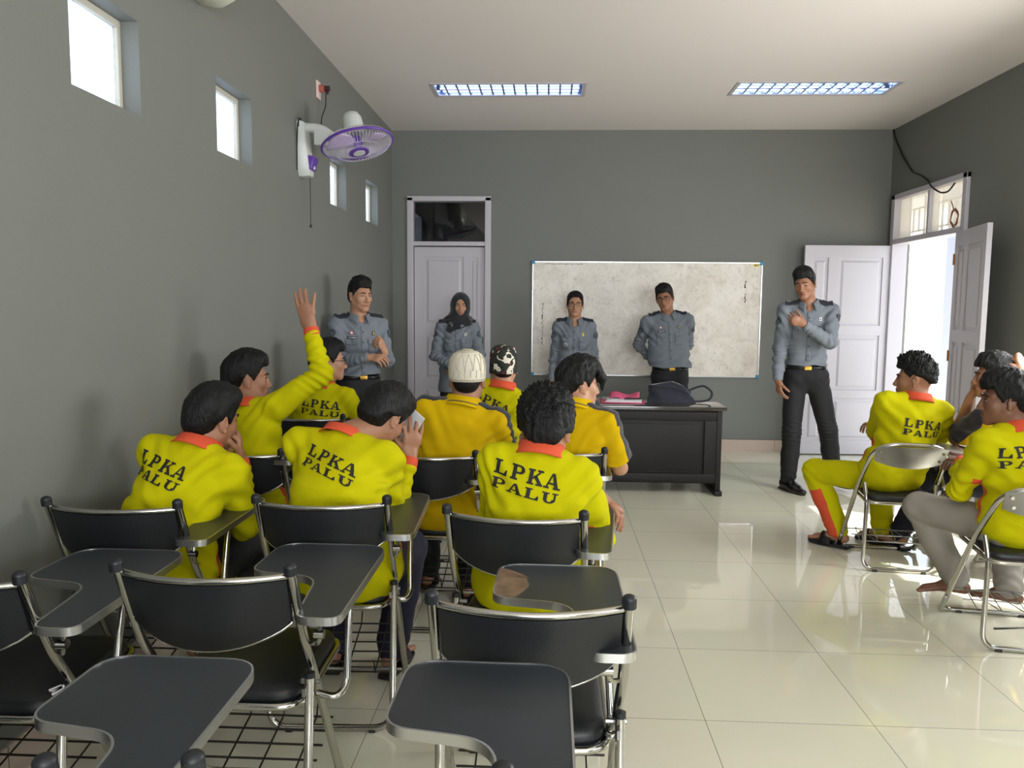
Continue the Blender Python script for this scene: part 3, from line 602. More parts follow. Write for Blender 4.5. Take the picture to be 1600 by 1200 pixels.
M_pale = mat('pale_grey_laminate', (196, 196, 200), .25, coat=.3)
M_brn = mat('brown_edge', (110, 66, 50), .5)
def chair_m(label, x, y, rz=0, tablet=True, tx=.33, tz=.70, group='chrome folding chairs with steel backs'):
    r = thing('folding_chair', label, 'chair', (x, y, 0), rz, group)
    hw = .20
    # origin on the floor under the rear bar; hoop leans back
    hp = [(-hw-.022, .44, .014), (-hw-.01, .12, .47), (-hw, -.10, .72), (hw, -.10, .72), (hw+.01, .12, .47), (hw+.022, .44, .014)]
    b = MB(); b.tube(fillet(hp[:1]+[hp[1], (-hw+.01, -.125, .755), (hw-.01, -.125, .755), hp[4], hp[5]], [.0, .1, .13, .13, .1, 0], 8), .0125, 14); b.build('frame', M_chrome, r)
    b = MB(); b.tube(fillet([(-hw-.028, .36, .105), (-hw-.022, .45, .012), (hw+.022, .45, .012), (hw+.028, .36, .105)], [0, .06, .06, 0], 8), .0115, 12); fb_ = b.build('front_bar', M_chrome, r)
    b = MB(); b.tube(fillet([(-hw+.01, .06, .50), (-hw+.02, .03, .40), (-hw+.005, 0, .012), (hw-.005, 0, .012), (hw-.02, .03, .40), (hw-.01, .06, .50)], [0, .05, .07, .07, .05, 0], 8), .0115, 14); rb = b.build('rear_leg', M_chrome, r)
    for s_ in (-1, 1):
        b = MB(); b.box((s_*(hw-.07)-.014, -.014, 0), (s_*(hw-.07)+.014, .014, .014)); b.build('foot', M_cap, rb, bevel=.003)
        b = MB(); b.box((s_*(hw-.06)-.014, .436, 0), (s_*(hw-.06)+.014, .464, .014)); b.build('foot', M_cap, fb_, bevel=.003)
    bulge = .03
    def top(u): return Vector((u*(hw-.012), -.122-bulge*(1-u*u)+.01, .732+.010*(1-u**4)))
    def bot(u): return Vector((u*(hw-.02), -.065-bulge*(1-u*u), .652-.035*(1-u*u)))
    b = MB(); sweep_plate(b, top, bot, .004, puff=.004); pl = b.build('backrest', M_steel, r, angle=50)
    for sx in (-.86, -.80, .86, .80):
        p = top(sx).lerp(bot(sx), .3 if abs(sx) > .82 else .75); b = MB(); b.cyl(p+Vector((0, -.002, 0)), p+Vector((0, -.009, 0)), .008, 10); b.build('screw', M_chrome, pl)
    P = rsq(hw-.02, .195, .06, 6); n = len(P); b = MB(); cy = .19; vs = []
    lv = [(.97, .415), (1, .42), (1, .438), (.96, .448), (.8, .452)]
    for k, z in lv: vs += [(px*k, cy+py*k, z+py*.04) for px, py in P]
    b.add(vs, [(j*n+i, j*n+(i+1) % n, (j+1)*n+(i+1) % n, (j+1)*n+i) for j in range(len(lv)-1) for i in range(n)]+[tuple(range(n-1, -1, -1)), tuple((len(lv)-1)*n+i for i in range(n))]); b.build('seat', M_vinyl, r, angle=60)
    b = MB(); b.tube([(p.x, cy+p.y, .408+p.y*.04) for p in fillet([(-hw+.012, -.20, 0), (hw-.012, -.20, 0), (hw-.012, .20, 0), (-hw+.012, .20, 0)], .06, 7, closed=True)], .0095, 10, closed=True); b.build('seat_frame', M_chrome, r)
    b = MB()
    for yy, zz in ((.05, .16), (.20, .155), (.35, .15)): b.tube([(-hw-.01, yy, zz), (hw+.01, yy, zz)], .0034, 6)
    q = [(-hw+.0+.05*k, .05+(.30 if k % 2 else 0), .158) for k in range(9)]
    for a_, c_ in zip(q, q[1:]): b.tube([a_, c_], .0026, 5)
    b.build('book_rack', M_steel, r)
    if tablet:
        ol = fillet([(tx-.10, -.05, 0), (tx, -.05, 0), (tx, .50, 0), (tx-.40, .50, 0), (tx-.40, .26, 0), (tx-.13, .23, 0)], [.03, .03, .08, .10, .06, .06], 7, closed=True)
        b = MB(); b.prism([(p.x, p.y) for p in ol], tz-.008, tz+.010); tb = b.build('tablet', M_pale, r, angle=30)
        b = MB(); b.tube([Vector((p.x, p.y, tz)) for p in ol], .0085, 6, closed=True); b.build('edge_band', M_brn, tb)
        b = MB(); b.tube(fillet([(tx-.06, .25, tz-.01), (tx-.05, .22, .5), (tx-.06, .1, .44), (hw-.01, .05, .43)], .05), .0105, 10); b.build('tablet_support', M_chrome, r)
        b = MB(); b.tube(fillet([(tx-.05, .0, tz-.01), (tx-.05, -.03, .56), (hw+.0, -.02, .50)], .05), .0105, 10); b.build('tablet_hinge', M_chrome, r)
    return r
chair_m('chrome folding chair under the student sitting against the bright doorway', 2.0, 4.40, rz=-.12)
chair_m('chrome folding chair at the right edge, under the student in grey trousers', 2.11, 3.36, rz=-.15, tx=.30)
chair_m('chrome folding chair beside the doorway students, almost hidden at the right edge', 2.80, 4.20, rz=.1, tx=.02)
b = MB(); b.tube([(0, 0, 0), (.15, .02, 0)], .005, 8, taper=[1, .5]); o = b.build('pencil', M_blackm); o.location = (2.10, 3.62, .005); tag(o, 'thin dark pencil lying on the tiles under the right chrome chair', 'pencil')

# ------------------------------------------------------------------ people: implicit bodies turned into one continuous surface
HS = 1.0
V3 = lambda *a: np.array(a, float)
def nz(v): v = np.asarray(v, float); return v/np.linalg.norm(v)
def smin(a, b, k):
    if k <= 0: return np.minimum(a, b)
    h = np.maximum(k-np.abs(a-b), 0)/k
    return np.minimum(a, b)-h*h*k*.25
class Field:
    def __init__(s, h): s.h = h*HS; s.ops = []; s.lo = V3(9e9, 9e9, 9e9); s.hi = -s.lo
    def _bb(s, lo, hi, grow=True):
        if grow: s.lo = np.minimum(s.lo, lo); s.hi = np.maximum(s.hi, hi)
    def cone(s, a, b, ra, rb, k=.02, side=None, flat=1., op='add'):
        """capsule from a to b; with side and flat the section is an ellipse: r along side, r*flat across"""
        a, b = V3(*a), V3(*b); R = max(ra, rb); lo, hi = np.minimum(a, b)-R, np.maximum(a, b)+R; s._bb(lo, hi, op == 'add')
        s.ops.append(('c', a, b, ra, rb, k, None if side is None else nz(side), flat, op, lo, hi)); return s
    def ell(s, c, r, M=None, k=.02, op='add'):
        c = V3(*c); R = max(r); s._bb(c-R, c+R, op == 'add'); s.ops.append(('e', c, V3(*r), np.eye(3) if M is None else M, k, op, c-R, c+R)); return s
    def cut(s, p, n, k=.006):                          # remove everything on the side the normal points to
        s.ops.append(('p', V3(*p), nz(n), k)); return s
    def fn(s, f): s.ops.append(('f', f)); return s
    def mesh(s, name, m, parent=None, post=None, matfn=None):
        h = s.h; lo = s.lo-3*h; n = np.ceil((s.hi+3*h-lo)/h).astype(int)+1
        ax = [lo[i]+h*np.arange(n[i]) for i in range(3)]
        V = np.full(n, 1., np.float32)
        for o in s.ops:
            if o[0] in 'ce':
                k = o[5] if o[0] == 'c' else o[4]; op = o[8] if o[0] == 'c' else o[5]; m_ = k+4*h
                bl, bh = o[-2]-m_, o[-1]+m_
                i0 = np.clip(np.floor((bl-lo)/h).astype(int), 0, n); i1 = np.clip(np.ceil((bh-lo)/h).astype(int)+1, 0, n)
                if (i1 <= i0).any(): continue
                sl = tuple(slice(i0[i], i1[i]) for i in range(3))
                X, Y, Z = (ax[0][sl[0]][:, None, None], ax[1][sl[1]][None, :, None], ax[2][sl[2]][None, None, :])
                if o[0] == 'c':
                    _, a, b, ra, rb, _, side, flat, *_r = o
                    d = b-a; L2 = max(d@d, 1e-12); qx, qy, qz = X-a[0], Y-a[1], Z-a[2]
                    t = np.clip((qx*d[0]+qy*d[1]+qz*d[2])/L2, 0, 1)
                    qx, qy, qz = qx-t*d[0], qy-t*d[1], qz-t*d[2]
                    if side is not None:
                        dn = d/math.sqrt(L2); u = side-dn*(side@dn); u = nz(u); v = np.cross(dn, u)
                        pv = qx*v[0]+qy*v[1]+qz*v[2]; e = pv*(1/flat-1)
                        qx, qy, qz = qx+e*v[0], qy+e*v[1], qz+e*v[2]
                        D = (np.sqrt(qx*qx+qy*qy+qz*qz)-(ra+(rb-ra)*t))*(.5+.5*flat)
                    else: D = np.sqrt(qx*qx+qy*qy+qz*qz)-(ra+(rb-ra)*t)
                else:
                    _, c, r, M, *_r = o; qx, qy, qz = X-c[0], Y-c[1], Z-c[2]
                    px = (qx*M[0, 0]+qy*M[1, 0]+qz*M[2, 0])/r[0]; py = (qx*M[0, 1]+qy*M[1, 1]+qz*M[2, 1])/r[1]; pz = (qx*M[0, 2]+qy*M[1, 2]+qz*M[2, 2])/r[2]
                    k0 = np.sqrt(px*px+py*py+pz*pz); k1 = np.sqrt((px/r[0])**2+(py/r[1])**2+(pz/r[2])**2)+1e-9
                    D = k0*(k0-1)/k1
                cur = V[sl]
                V[sl] = smin(cur, D, k) if op == 'add' else -smin(-cur, D, k)
            elif o[0] == 'p':
                _, p, nn, k = o
                D = ((ax[0][:, None, None]-p[0])*nn[0]+(ax[1][None, :, None]-p[1])*nn[1]+(ax[2][None, None, :]-p[2])*nn[2])
                V = (-smin(-V, -D, k)).astype(np.float32)
            else:
                V = o[1](V, ax[0][:, None, None], ax[1][None, :, None], ax[2][None, None, :]).astype(np.float32)
        V[0] = V[-1] = 1; V[:, 0] = V[:, -1] = 1; V[:, :, 0] = V[:, :, -1] = 1
        return net(V, lo, h, name, m, parent, post, matfn)
def net(V, lo, h, name, m, parent, post, matfn):
    Sg = V < 0; n = V.shape
    cnt = np.zeros((n[0]-1, n[1]-1, n[2]-1), np.uint8)
    cs = [(i, j, k) for i in (0, 1) for j in (0, 1) for k in (0, 1)]
    for i, j, k in cs: cnt += Sg[i:n[0]-1+i, j:n[1]-1+j, k:n[2]-1+k]
    act = (cnt > 0) & (cnt < 8); idx = np.argwhere(act); vid = np.full(act.shape, -1, np.int64); vid[act] = np.arange(len(idx))
    P = np.zeros((len(idx), 3)); C = np.zeros(len(idx))
    I = idx.T; cv = {c: V[I[0]+c[0], I[1]+c[1], I[2]+c[2]] for c in cs}
    for c in cs:
        for a in range(3):
            if c[a]: continue
            c2 = list(c); c2[a] = 1; c2 = tuple(c2); v0, v1 = cv[c], cv[c2]; cr = (v0 < 0) != (v1 < 0)
            t_ = np.where(cr, v0/np.where(cr, v0-v1, 1), 0); q = np.array(c, float)[None].repeat(len(idx), 0); q[:, a] = t_
            P += q*cr[:, None]; C += cr
    P = lo+h*(idx+P/C[:, None]); F = []
    for a in range(3):
        b_, c_ = (a+1) % 3, (a+2) % 3
        s0 = [slice(None)]*3; s1 = [slice(None)]*3; s0[a] = slice(0, -1); s1[a] = slice(1, None)
        A, B = Sg[tuple(s0)], Sg[tuple(s1)]; e = np.argwhere(A != B); e = e[(e[:, b_] > 0) & (e[:, c_] > 0) & (e[:, b_] < n[b_]-1) & (e[:, c_] < n[c_]-1)]
        fl = A[e[:, 0], e[:, 1], e[:, 2]]
        db = np.zeros(3, int); db[b_] = 1; dc = np.zeros(3, int); dc[c_] = 1
        q = [vid[tuple((e-x).T)] for x in (db*0, db, db+dc, dc)]; Q = np.stack(q, 1)
        Q[~fl] = Q[~fl][:, ::-1]; F.append(Q)
    F = np.concatenate(F)
    mi_ = None
    if matfn is not None:
        for _ in range(4):
            g0 = matfn(P[F].mean(1)) > 0; a_ = np.zeros(len(P), bool); b__ = np.zeros(len(P), bool); a_[F[g0].ravel()] = 1; b__[F[~g0].ravel()] = 1
            bi = np.where(a_ & b__)[0]
            if not len(bi): break
            Q = P[bi]; gv = matfn(Q); G = np.stack([(matfn(Q+V3(*e)*.002)-matfn(Q-V3(*e)*.002))/.004 for e in np.eye(3)], 1)
            st_ = -gv[:, None]*G/((G*G).sum(1)[:, None]+1e-6); ln = np.linalg.norm(st_, axis=1)[:, None]; P[bi] = Q+st_*np.minimum(1, .8*h/np.maximum(ln, 1e-9))
    if matfn is not None: mi_ = matfn(P[F].mean(1)) > 0
    if post is not None:
        N = np.zeros_like(P); d1 = P[F[:, 2]]-P[F[:, 0]]; d2 = P[F[:, 3]]-P[F[:, 1]]; fn = np.cross(d1, d2)
        for k in range(4): np.add.at(N, F[:, k], fn)
        N /= np.linalg.norm(N, axis=1)[:, None]+1e-12
        P = P+post(P, N)
    me = bpy.data.meshes.new(name); me.vertices.add(len(P)); me.vertices.foreach_set('co', P.astype(np.float32).ravel())
    me.loops.add(len(F)*4); me.loops.foreach_set('vertex_index', F.astype(np.int32).ravel())
    me.polygons.add(len(F)); me.polygons.foreach_set('loop_start', np.arange(0, len(F)*4, 4, dtype=np.int32)); me.polygons.foreach_set('loop_total', np.full(len(F), 4, np.int32))
    me.update(calc_edges=True); me.validate()
    o = link(name, me, m, parent); smooth_flag(me)
    if matfn is not None and len(me.polygons) == len(F):
        me.polygons.foreach_set('material_index', mi_.astype(np.int32))
    o['_'] = 0; del o['_']
    return o
def wob(P, f, seed, oct=3):
    """smooth pseudo noise in -1..1 from a sum of warped sines"""
    r = np.random.RandomState(seed); out = np.zeros(len(P)); a = 1.; tot = 0
    Q = P*f
    for o in range(oct):
        for k in range(3):
            d = r.normal(size=3); d /= np.linalg.norm(d); e = r.normal(size=3); e /= np.linalg.norm(e)
            out += a*np.sin(Q@d*2*PI+r.uniform(0, 6)+1.6*np.sin(Q@e*3.3+r.uniform(0, 6))); tot += a
        Q = Q*2.03; a *= .5
    return out/tot*1.6
def rotm(yaw, pitch=0, roll=0):
    cy, sy, cp, sp, cr, sr = math.cos(yaw), math.sin(yaw), math.cos(pitch), math.sin(pitch), math.cos(roll), math.sin(roll)
    Rz = np.array([[cy, -sy, 0], [sy, cy, 0], [0, 0, 1]]); Rx = np.array([[1, 0, 0], [0, cp, -sp], [0, sp, cp]]); Ry = np.array([[cr, 0, sr], [0, 1, 0], [-sr, 0, cr]])
    return Rz@Rx@Ry
def ik(a, c, l1, l2, pole):
    a, c = V3(*a), V3(*c); d = c-a; L = np.linalg.norm(d); mx = (l1+l2)*.995
    if L > mx: c = a+d/L*mx; d = c-a; L = mx
    x = (l1*l1-l2*l2+L*L)/(2*L); hgt = math.sqrt(max(l1*l1-x*x, 1e-6)); dn = d/L; p = nz(pole); p = nz(p-dn*(p@dn))
    return a+dn*x+p*hgt, c
def hand(F, wr, fdir, palm, side, curl=.4, spread=.12, thumb=.7, s=1., pinky=0., fist=False, curls=None, fk=None):
    """side: +1 right hand, -1 left. palm: direction the palm faces. thumb lies on the side cross(...)"""
    d = nz(fdir); p = V3(*palm); p = nz(p-d*(p@d)); t = np.cross(d, p)*side      # towards the thumb side
    wr = V3(*wr); k0 = .006
    F.cone(wr-d*.02, wr+d*.02, .026*s, .027*s, .01, side=t, flat=.78)
    F.cone(wr+d*.02+t*.004*s, wr+d*.078*s, .030*s, .036*s, .012, side=t, flat=.42)
    F.ell(wr+d*.035*s+t*.022*s+p*.008*s, (.017*s, .017*s, .024*s), k=.012)
    Ls = [(.040, .026, .021), (.044, .029, .022), (.041, .027, .021), (.032, .021, .019)]; rs = [.0088, .0090, .0086, .0078]
    for i in range(4):
        o = (1.5-i); b = wr+d*(.082-.004*abs(o-.4))*s+t*o*.0195*s
        c = curls[i] if curls else curl*(1+.12*i)
        ang = 0; q = b-d*.012*s; dd0 = nz(d+t*o*spread-t*(pinky if i == 3 else 0))
        F.cone(q, b, rs[i]*1.12*s, rs[i]*1.1*s, .008)
        q = b
        for j, L in enumerate(Ls[i]):
            ang += c*(1.0 if j < 2 else .7); dd = dd0*math.cos(ang)+p*math.sin(ang); e = q+dd*L*s
            F.cone(q, e, rs[i]*(1.06-.09*j)*s, rs[i]*(.98-.09*j)*s, .0035); q = e
    b = wr+d*.028*s+t*.024*s+p*.006*s; a1 = thumb
    v1 = nz(d*math.cos(a1)+t*math.sin(a1)+p*.35); e = b+v1*.042*s; F.cone(b, e, .0135*s, .0108*s, .008)
    v2 = nz(v1+d*.35+p*.25*(1+curl)); e2 = e+v2*.030*s; F.cone(e, e2, .0108*s, .0100*s, .004)
    v3 = nz(v2+d*.2+p*.2*(1+curl)); F.cone(e2, e2+v3*.022*s, .0100*s, .0078*s, .004)

SK = {}
def skin_mats(tone):
    if tone not in SK:
        c = {'mid': (158, 112, 86), 'light': (182, 136, 108), 'dark': (118, 80, 60)}[tone]
        a = mat('skin_'+tone, c, .5, bump=.06, bscale=220, var=.06, vscale=14)
        b_ = a.node_tree.nodes['Principled BSDF']; b_.inputs['Subsurface Weight'].default_value = .08; b_.inputs['Subsurface Radius'].default_value = (.02, .008, .004); b_.inputs['Subsurface Scale'].default_value = .3
        l = mat('lips_'+tone, (int(c[0]*.86), int(c[1]*.66), int(c[2]*.70)), .4)
        SK[tone] = [a, l]
    return SK[tone]
def hair_mat():
    if 'black_hair' in MATS: return MATS['black_hair']
    m = mat('black_hair', (11, 11, 12), .5, bump=.7, bscale=230, spec=.28, stretch=(1, 1, .2)); return m
M_hair = hair_mat()
M_eyew = mat('eye_white', (200, 196, 190), .3); M_iris = mat('dark_iris', (28, 18, 14), .2)
M_yellow = mat('yellow_jersey_cloth', (192, 186, 2), .9, bump=.3, bscale=420, spec=.15)
M_orange = mat('orange_collar_cloth', (208, 78, 44), .85, bump=.2, bscale=400)
M_print = mat('black_print', (22, 22, 20), .75)
M_amber = mat('amber_polo_cloth', (204, 168, 3), .9, bump=.3, bscale=420, spec=.15)
M_navyc = mat('navy_cloth', (30, 30, 44), .85, bump=.2, bscale=300, sheen=.2)
M_unif = mat('grey_uniform_cloth', (116, 123, 132), .8, bump=.15, bscale=500, var=.04, vscale=20)
M_trou = mat('black_trouser_cloth', (24, 25, 30), .8, bump=.15, bscale=400)
M_ntrou = mat('navy_trouser_cloth', (24, 26, 46), .85, bump=.15, bscale=400)
M_gtrou = mat('grey_trouser_cloth', (142, 136, 128), .85, bump=.15, bscale=400)
M_shoe = mat('black_shoe_leather', (18, 18, 20), .25, coat=.3)
M_sand = mat('black_sandal_rubber', (20, 20, 22), .6)

def head_ops(F, H, M, fem=False):
    g = lambda *p: H+M@V3(*p)
    F.ell(g(0, -.014, .030), (.073, .092, .084), M, k=.02)
    F.ell(g(0, .028, -.028), (.060, .060, .078), M, k=.03)
    for s in (-1, 1):
        F.cone(g(s*.050, .002, -.050), g(s*.016, .066, -.098), .020, .016, .025)
        F.ell(g(s*.036, .056, -.026), (.026, .022, .024), M, k=.02)
        F.cone(g(s*.046, .058, .020), g(s*.014, .080, .017), .010, .011, .012)
        F.ell(g(s*.031, .094, -.001), (.017, .014, .0105), M, k=.012, op='sub')
        F.ell(g(s*.031, .069, -.001), (.0135, .0135, .0135), M, k=.004)
        F.cone(g(s*.019, .079, .006), g(s*.043, .074, .005), .0046, .004, .004)
        F.cone(g(s*.020, .078, -.011), g(s*.042, .073, -.010), .0038, .003, .005)
        F.ell(g(s*.0125, .093, -.041), (.0085, .0105, .0080), M, k=.006)
        # ear
        Me = M@rotm(s*-.35, 0, s*.12)
        F.ell(g(s*.077, -.012, -.006), (.0075, .0185, .031), Me, k=.006)
        F.ell(g(s*.088, -.006, .002), (.007, .009, .016), Me, k=.005, op='sub')
        F.cone(g(s*.075, .0, -.028), g(s*.080, -.004, -.036), .0068, .0062, .005)
    F.ell(g(0, .070, -.096), (.020, .017, .016), M, k=.02)
    F.cone(g(0, .084, .010), g(0, .104, -.036), .0075, .0105, .012)
    F.ell(g(0, .103, -.038), (.0105, .0105, .009), M, k=.006)
    F.ell(g(0, .078, -.066), (.026, .014, .020), M, k=.014)
    F.cone(g(-.020, .0865, -.0655), g(.020, .0865, -.0655), .0042, .0042, .004); F.ell(g(0, .092, -.0625), (.012, .006, .0045), M, k=.004)
    F.ell(g(0, .090, -.0735), (.018, .0068, .0058), M, k=.004)
    F.ell(g(0, .098, -.0682), (.022, .004, .0012), M, k=.002, op='sub')
def hair_obj(H, M, body, style, seed=1):
    """style: dict(top, side, nape, front, fringe, amp, freq)"""
    st = dict(top=.022, side=.006, back=.014, front=.060, nape=-.066, ear=.012, amp=.0035, f=24., fringe=0, spike=0, sweep=0.); st.update(style)
    F = Field(.0045); g = lambda *p: H+M@V3(*p)
    F.ell(g(0, -.014, .030), (.073+st['side'], .092+st['back'], .084+st['top']*.6), M, k=.01)
    F.ell(g(st['sweep']*.02, .012, .062+st['top']*.55), (.064+st['side'], .078+st['back']*.4, .050+st['top']*.5), M, k=.03)
    F.ell(g(0, -.052, -.022), (.050+st['side'], .048+st['back'], .048), M, k=.03)
    if not st.get('flat'): F.cone(g(-.034, .052, .083+st['top']*.5), g(.040, .054, .080+st['top']*.5), .020, .022, .03)
    if st['fringe']: F.cone(g(-.045, .062, .070), g(.045, .062, .070), .030, .030, .02); F.cone(g(-.035, .078, .060-st['fringe']*.4), g(.035, .078, .060-st['fringe']*.4), .014, .014, .02)
    for s_ in (-1, 1): F.cone(g(s_*.069, .022, .03), g(s_*.072, .016, -.006), .010, .006, .012)
    if st.get('curtain'):
        c_ = st['curtain']; F.cone(g(c_*.045, .066, .080), g(c_*.05, .104, .035), .026, .018, .02); F.cone(g(c_*.05, .104, .035), g(c_*.050, .104, -.02), .018, .008, .015)
    a_, b_ = H, M
    def cutf(V, X, Y, Z):
        x = (X-H[0])*M[0, 0]+(Y-H[1])*M[1, 0]+(Z-H[2])*M[2, 0]; y = (X-H[0])*M[0, 1]+(Y-H[1])*M[1, 1]+(Z-H[2])*M[2, 1]; z = (X-H[0])*M[0, 2]+(Y-H[1])*M[1, 2]+(Z-H[2])*M[2, 2]
        ay = np.clip((y-.030)/.035, 0, 1); line = st['ear']+(st['front']-st['ear'])*ay*ay*(3-2*ay)
        line = line-.022*np.exp(-((y-.020)/.008)**2)              # sideburn
        line = line+.0035*np.sin(x*420+2*np.sin(x*150))*ay      # uneven front hairline
        if st['fringe']: line = np.where(y > .05, line-st['fringe']*(1-np.clip(np.abs(x)/.06, 0, 1)**2), line)
        if st.get('curtain'): line = np.where((y > .07) & (x*st['curtain'] > .02), line-.09, line)
        by = np.clip((-y-.012)/.030, 0, 1); by = by*by*(3-2*by)*np.clip(1.25-(np.abs(x)/.062)**2*.9, 0, 1); line = np.where(y < -.010, st['ear']-.01+(st['nape']-st['ear']+.01)*by, line)
        d = (line-z)*.8
        return -smin(-V, -d, .006)
    F.fn(cutf)
    def post(P, N):
        L = (P-H)@M; up = np.clip((L[:, 2]+.02)/.09, 0, 1)
        n1 = wob(L*V3(1, 1, .45), st['f'], seed, 3)
        d = st['amp']*n1*(.35+.65*up)
        Q = d[:, None]*N
        if st['spike']:
            cell = np.abs(wob(L, st['f']*1.6, seed+3, 2)); Q = Q+(st['spike']*cell*up)[:, None]*(N*.6+M[:, 2]*.5)
        return Q
    return F.mesh('hair', M_hair, body, post)
def face_bits(H, M, body, eyes=True, closed=False, brow=1., mous=False):
    g = lambda *p: Vector(H+M@V3(*p)); MM = Matrix([list(M[0]), list(M[1]), list(M[2])]).to_4x4()
    for s in (-1, 1):
        if not closed:
            b = MB(); b.sphere(g(s*.031, .0795, -.0025), (.0105, .0052, .0040), 12, 8, MM); e = b.build('eye', M_eyew, body)
            b = MB(); b.sphere(g(s*.031, .0832, -.0022), (.0052, .0020, .0040), 10, 6, MM); b.build('iris', M_iris, e)
        b = MB(); b.tube([g(s*.019, .0835, .0018), g(s*.027, .0865, .0032), g(s*.036, .0845, .0028), g(s*.044, .077, -.001)] if not closed else [g(s*.020, .083, -.006), g(s*.031, .0855, -.008), g(s*.043, .077, -.006)], .0017, 5, taper=None); b.build('eyelash', M_hair, body)
        b = MB(); b.tube([g(s*.013, .0935, .0165), g(s*.024, .0935, .0205), g(s*.036, .0875, .0215), g(s*.050, .0740, .0160)], .0038*brow, 6, taper=[.8, 1.1, 1, .4]); b.build('eyebrow', M_hair, body)
def glasses(H, M, body, m=None):
    g = lambda *p: Vector(H+M@V3(*p)); b = MB()
    for s in (-1, 1):
        pts = [g(s*.034+.024*(abs(math.cos(a))**.7)*math.copysign(1, math.cos(a)), .098, -.002+.017*(abs(math.sin(a))**.7)*math.copysign(1, math.sin(a))) for a in np.linspace(0, 2*PI, 25)[:-1]]
        b.tube(pts, .0017, 6, closed=True); b.tube([g(s*.058, .097, .006), g(s*.075, .085, .006), g(s*.082, .0, .004), g(s*.084, -.02, -.012)], .0018, 6)
    b.tube([g(-.010, .099, .0), g(0, .102, .004), g(.010, .099, .0)], .0016, 6)
    return b.build('glasses', m or M_blackm, body)

def shirt_bvh(o):
    dg = bpy.context.evaluated_depsgraph_get(); return BVHTree.FromObject(o, dg)
def raster_patch(name, bvh, O, R, U, D, quads, m, parent, off=.0022, step=.008, th=.0, maxd=.6, mind=0.):
    """project 2-D quads (in the plane O + x R + y U) along D onto the cloth; O lies outside the body"""
    O, R, U, D = Vector(O), Vector(R).normalized(), Vector(U).normalized(), Vector(D).normalized(); b = MB()
    for q in quads:
        q = [Vector(p) for p in q]
        nu = max(1, math.ceil(max((q[1]-q[0]).length, (q[2]-q[3]).length)/step)); nv = max(1, math.ceil(max((q[3]-q[0]).length, (q[2]-q[1]).length)/step))
        vs = []; ok = True
        for i in range(nu+1):
            for j in range(nv+1):
                p2 = q[0].lerp(q[1], i/nu).lerp(q[3].lerp(q[2], i/nu), j/nv); o = O+R*p2.x+U*p2.y
                hit = bvh.ray_cast(o, D, maxd)
                if hit[0] is None or hit[3] < mind: ok = False; vs.append(None); continue
                vs.append(hit[0]-D*off)
        fs = [(i*(nv+1)+j, (i+1)*(nv+1)+j, (i+1)*(nv+1)+j+1, i*(nv+1)+j+1) for i in range(nu) for j in range(nv)]
        fs = [f for f in fs if all(vs[k] is not None for k in f)]
        if R.cross(U).dot(D) > 0: fs = [f[::-1] for f in fs]
        if fs: b.add([v if v is not None else Vector() for v in vs], fs)
    if not b.f: return None
    me = bpy.data.meshes.new(name); me.from_pydata(b.v, [], b.f); me.update()
    bm = bmesh.new(); bm.from_mesh(me); bmesh.ops.delete(bm, geom=[v for v in bm.verts if not v.link_faces], context='VERTS'); bm.to_mesh(me); bm.free()
    o = link(name, me, m, parent); smooth_flag(me)
    if th: md = o.modifiers.new('s', 'SOLIDIFY'); md.thickness = th; md.offset = 1
    return o
def seg(x0, y0, x1, y1, w_, w2=None):
    """slanted or upright stroke as a quad, thickness measured along x for uprights"""
    w2 = w_ if w2 is None else w2
    return [(x0-w_/2, y0), (x0+w_/2, y0), (x1+w2/2, y1), (x1-w2/2, y1)]
def bar(x0, x1, y0, y1): return [(x0, y0), (x1, y0), (x1, y1), (x0, y1)]
def arcq(cx, cy, rx, ry, ix, iy, a0, a1, n=8):
    out = []
    for k in range(n):
        a, c = a0+(a1-a0)*k/n, a0+(a1-a0)*(k+1)/n
        out.append([(cx+ix*math.cos(a), cy+iy*math.sin(a)), (cx+rx*math.cos(a), cy+ry*math.sin(a)), (cx+rx*math.cos(c), cy+ry*math.sin(c)), (cx+ix*math.cos(c), cy+iy*math.sin(c))])
    return out
def glyph(c):                         # slab letters in a 0..1 by 0..1 cell
    s = .13
    if c == 'L': return [seg(.28, 0, .28, 1, .24), bar(.06, .52, 1-s, 1), bar(.06, .92, 0, s), [(.72, s), (.92, s), (.92, .40), (.84, .40)]]
    if c == 'P': return [seg(.28, 0, .28, 1, .24), bar(.06, .60, 1-s, 1), bar(.06, .52, 0, s), bar(.40, .60, .40, .40+s)] + arcq(.58, .70, .34, .30, .12, .17, -PI/2, PI/2)
    if c == 'K': return [seg(.24, 0, .24, 1, .24), bar(.04, .46, 1-s, 1), bar(.04, .46, 0, s), seg(.36, .40, .80, 1-s, .14), bar(.60, .98, 1-s, 1), seg(.84, s, .50, .60, .26), bar(.60, 1.02, 0, s)]
    if c == 'A': return [seg(.13, 0, .46, 1, .11, .10), seg(.80, 0, .50, 1, .26, .18), bar(.22, .76, .28, .40), bar(-.02, .32, 0, s), bar(.58, 1.02, 0, s)]
    if c == 'U': return [seg(.25, .35, .25, 1, .22), bar(.03, .47, 1-s, 1), seg(.80, .35, .80, 1, .12), bar(.62, .98, 1-s, 1)] + arcq(.50, .36, .36, .37, .14, .22, -PI, 0, 9)
    return []
def text_quads(s, w_, h, x0, y0, gap=.10, shear=.0):
    n = len(s); cw = w_/(n+(n-1)*gap); out = []
    for i, c in enumerate(s):
        for q in glyph(c): out.append([(x0+cw*(i*(1+gap)+px)+shear*py*h, y0+py*h) for px, py in q])
    return out
def rot2(quads, a): c, s = math.cos(a), math.sin(a); return [[(x*c-y*s, x*s+y*c) for x, y in q] for q in quads]

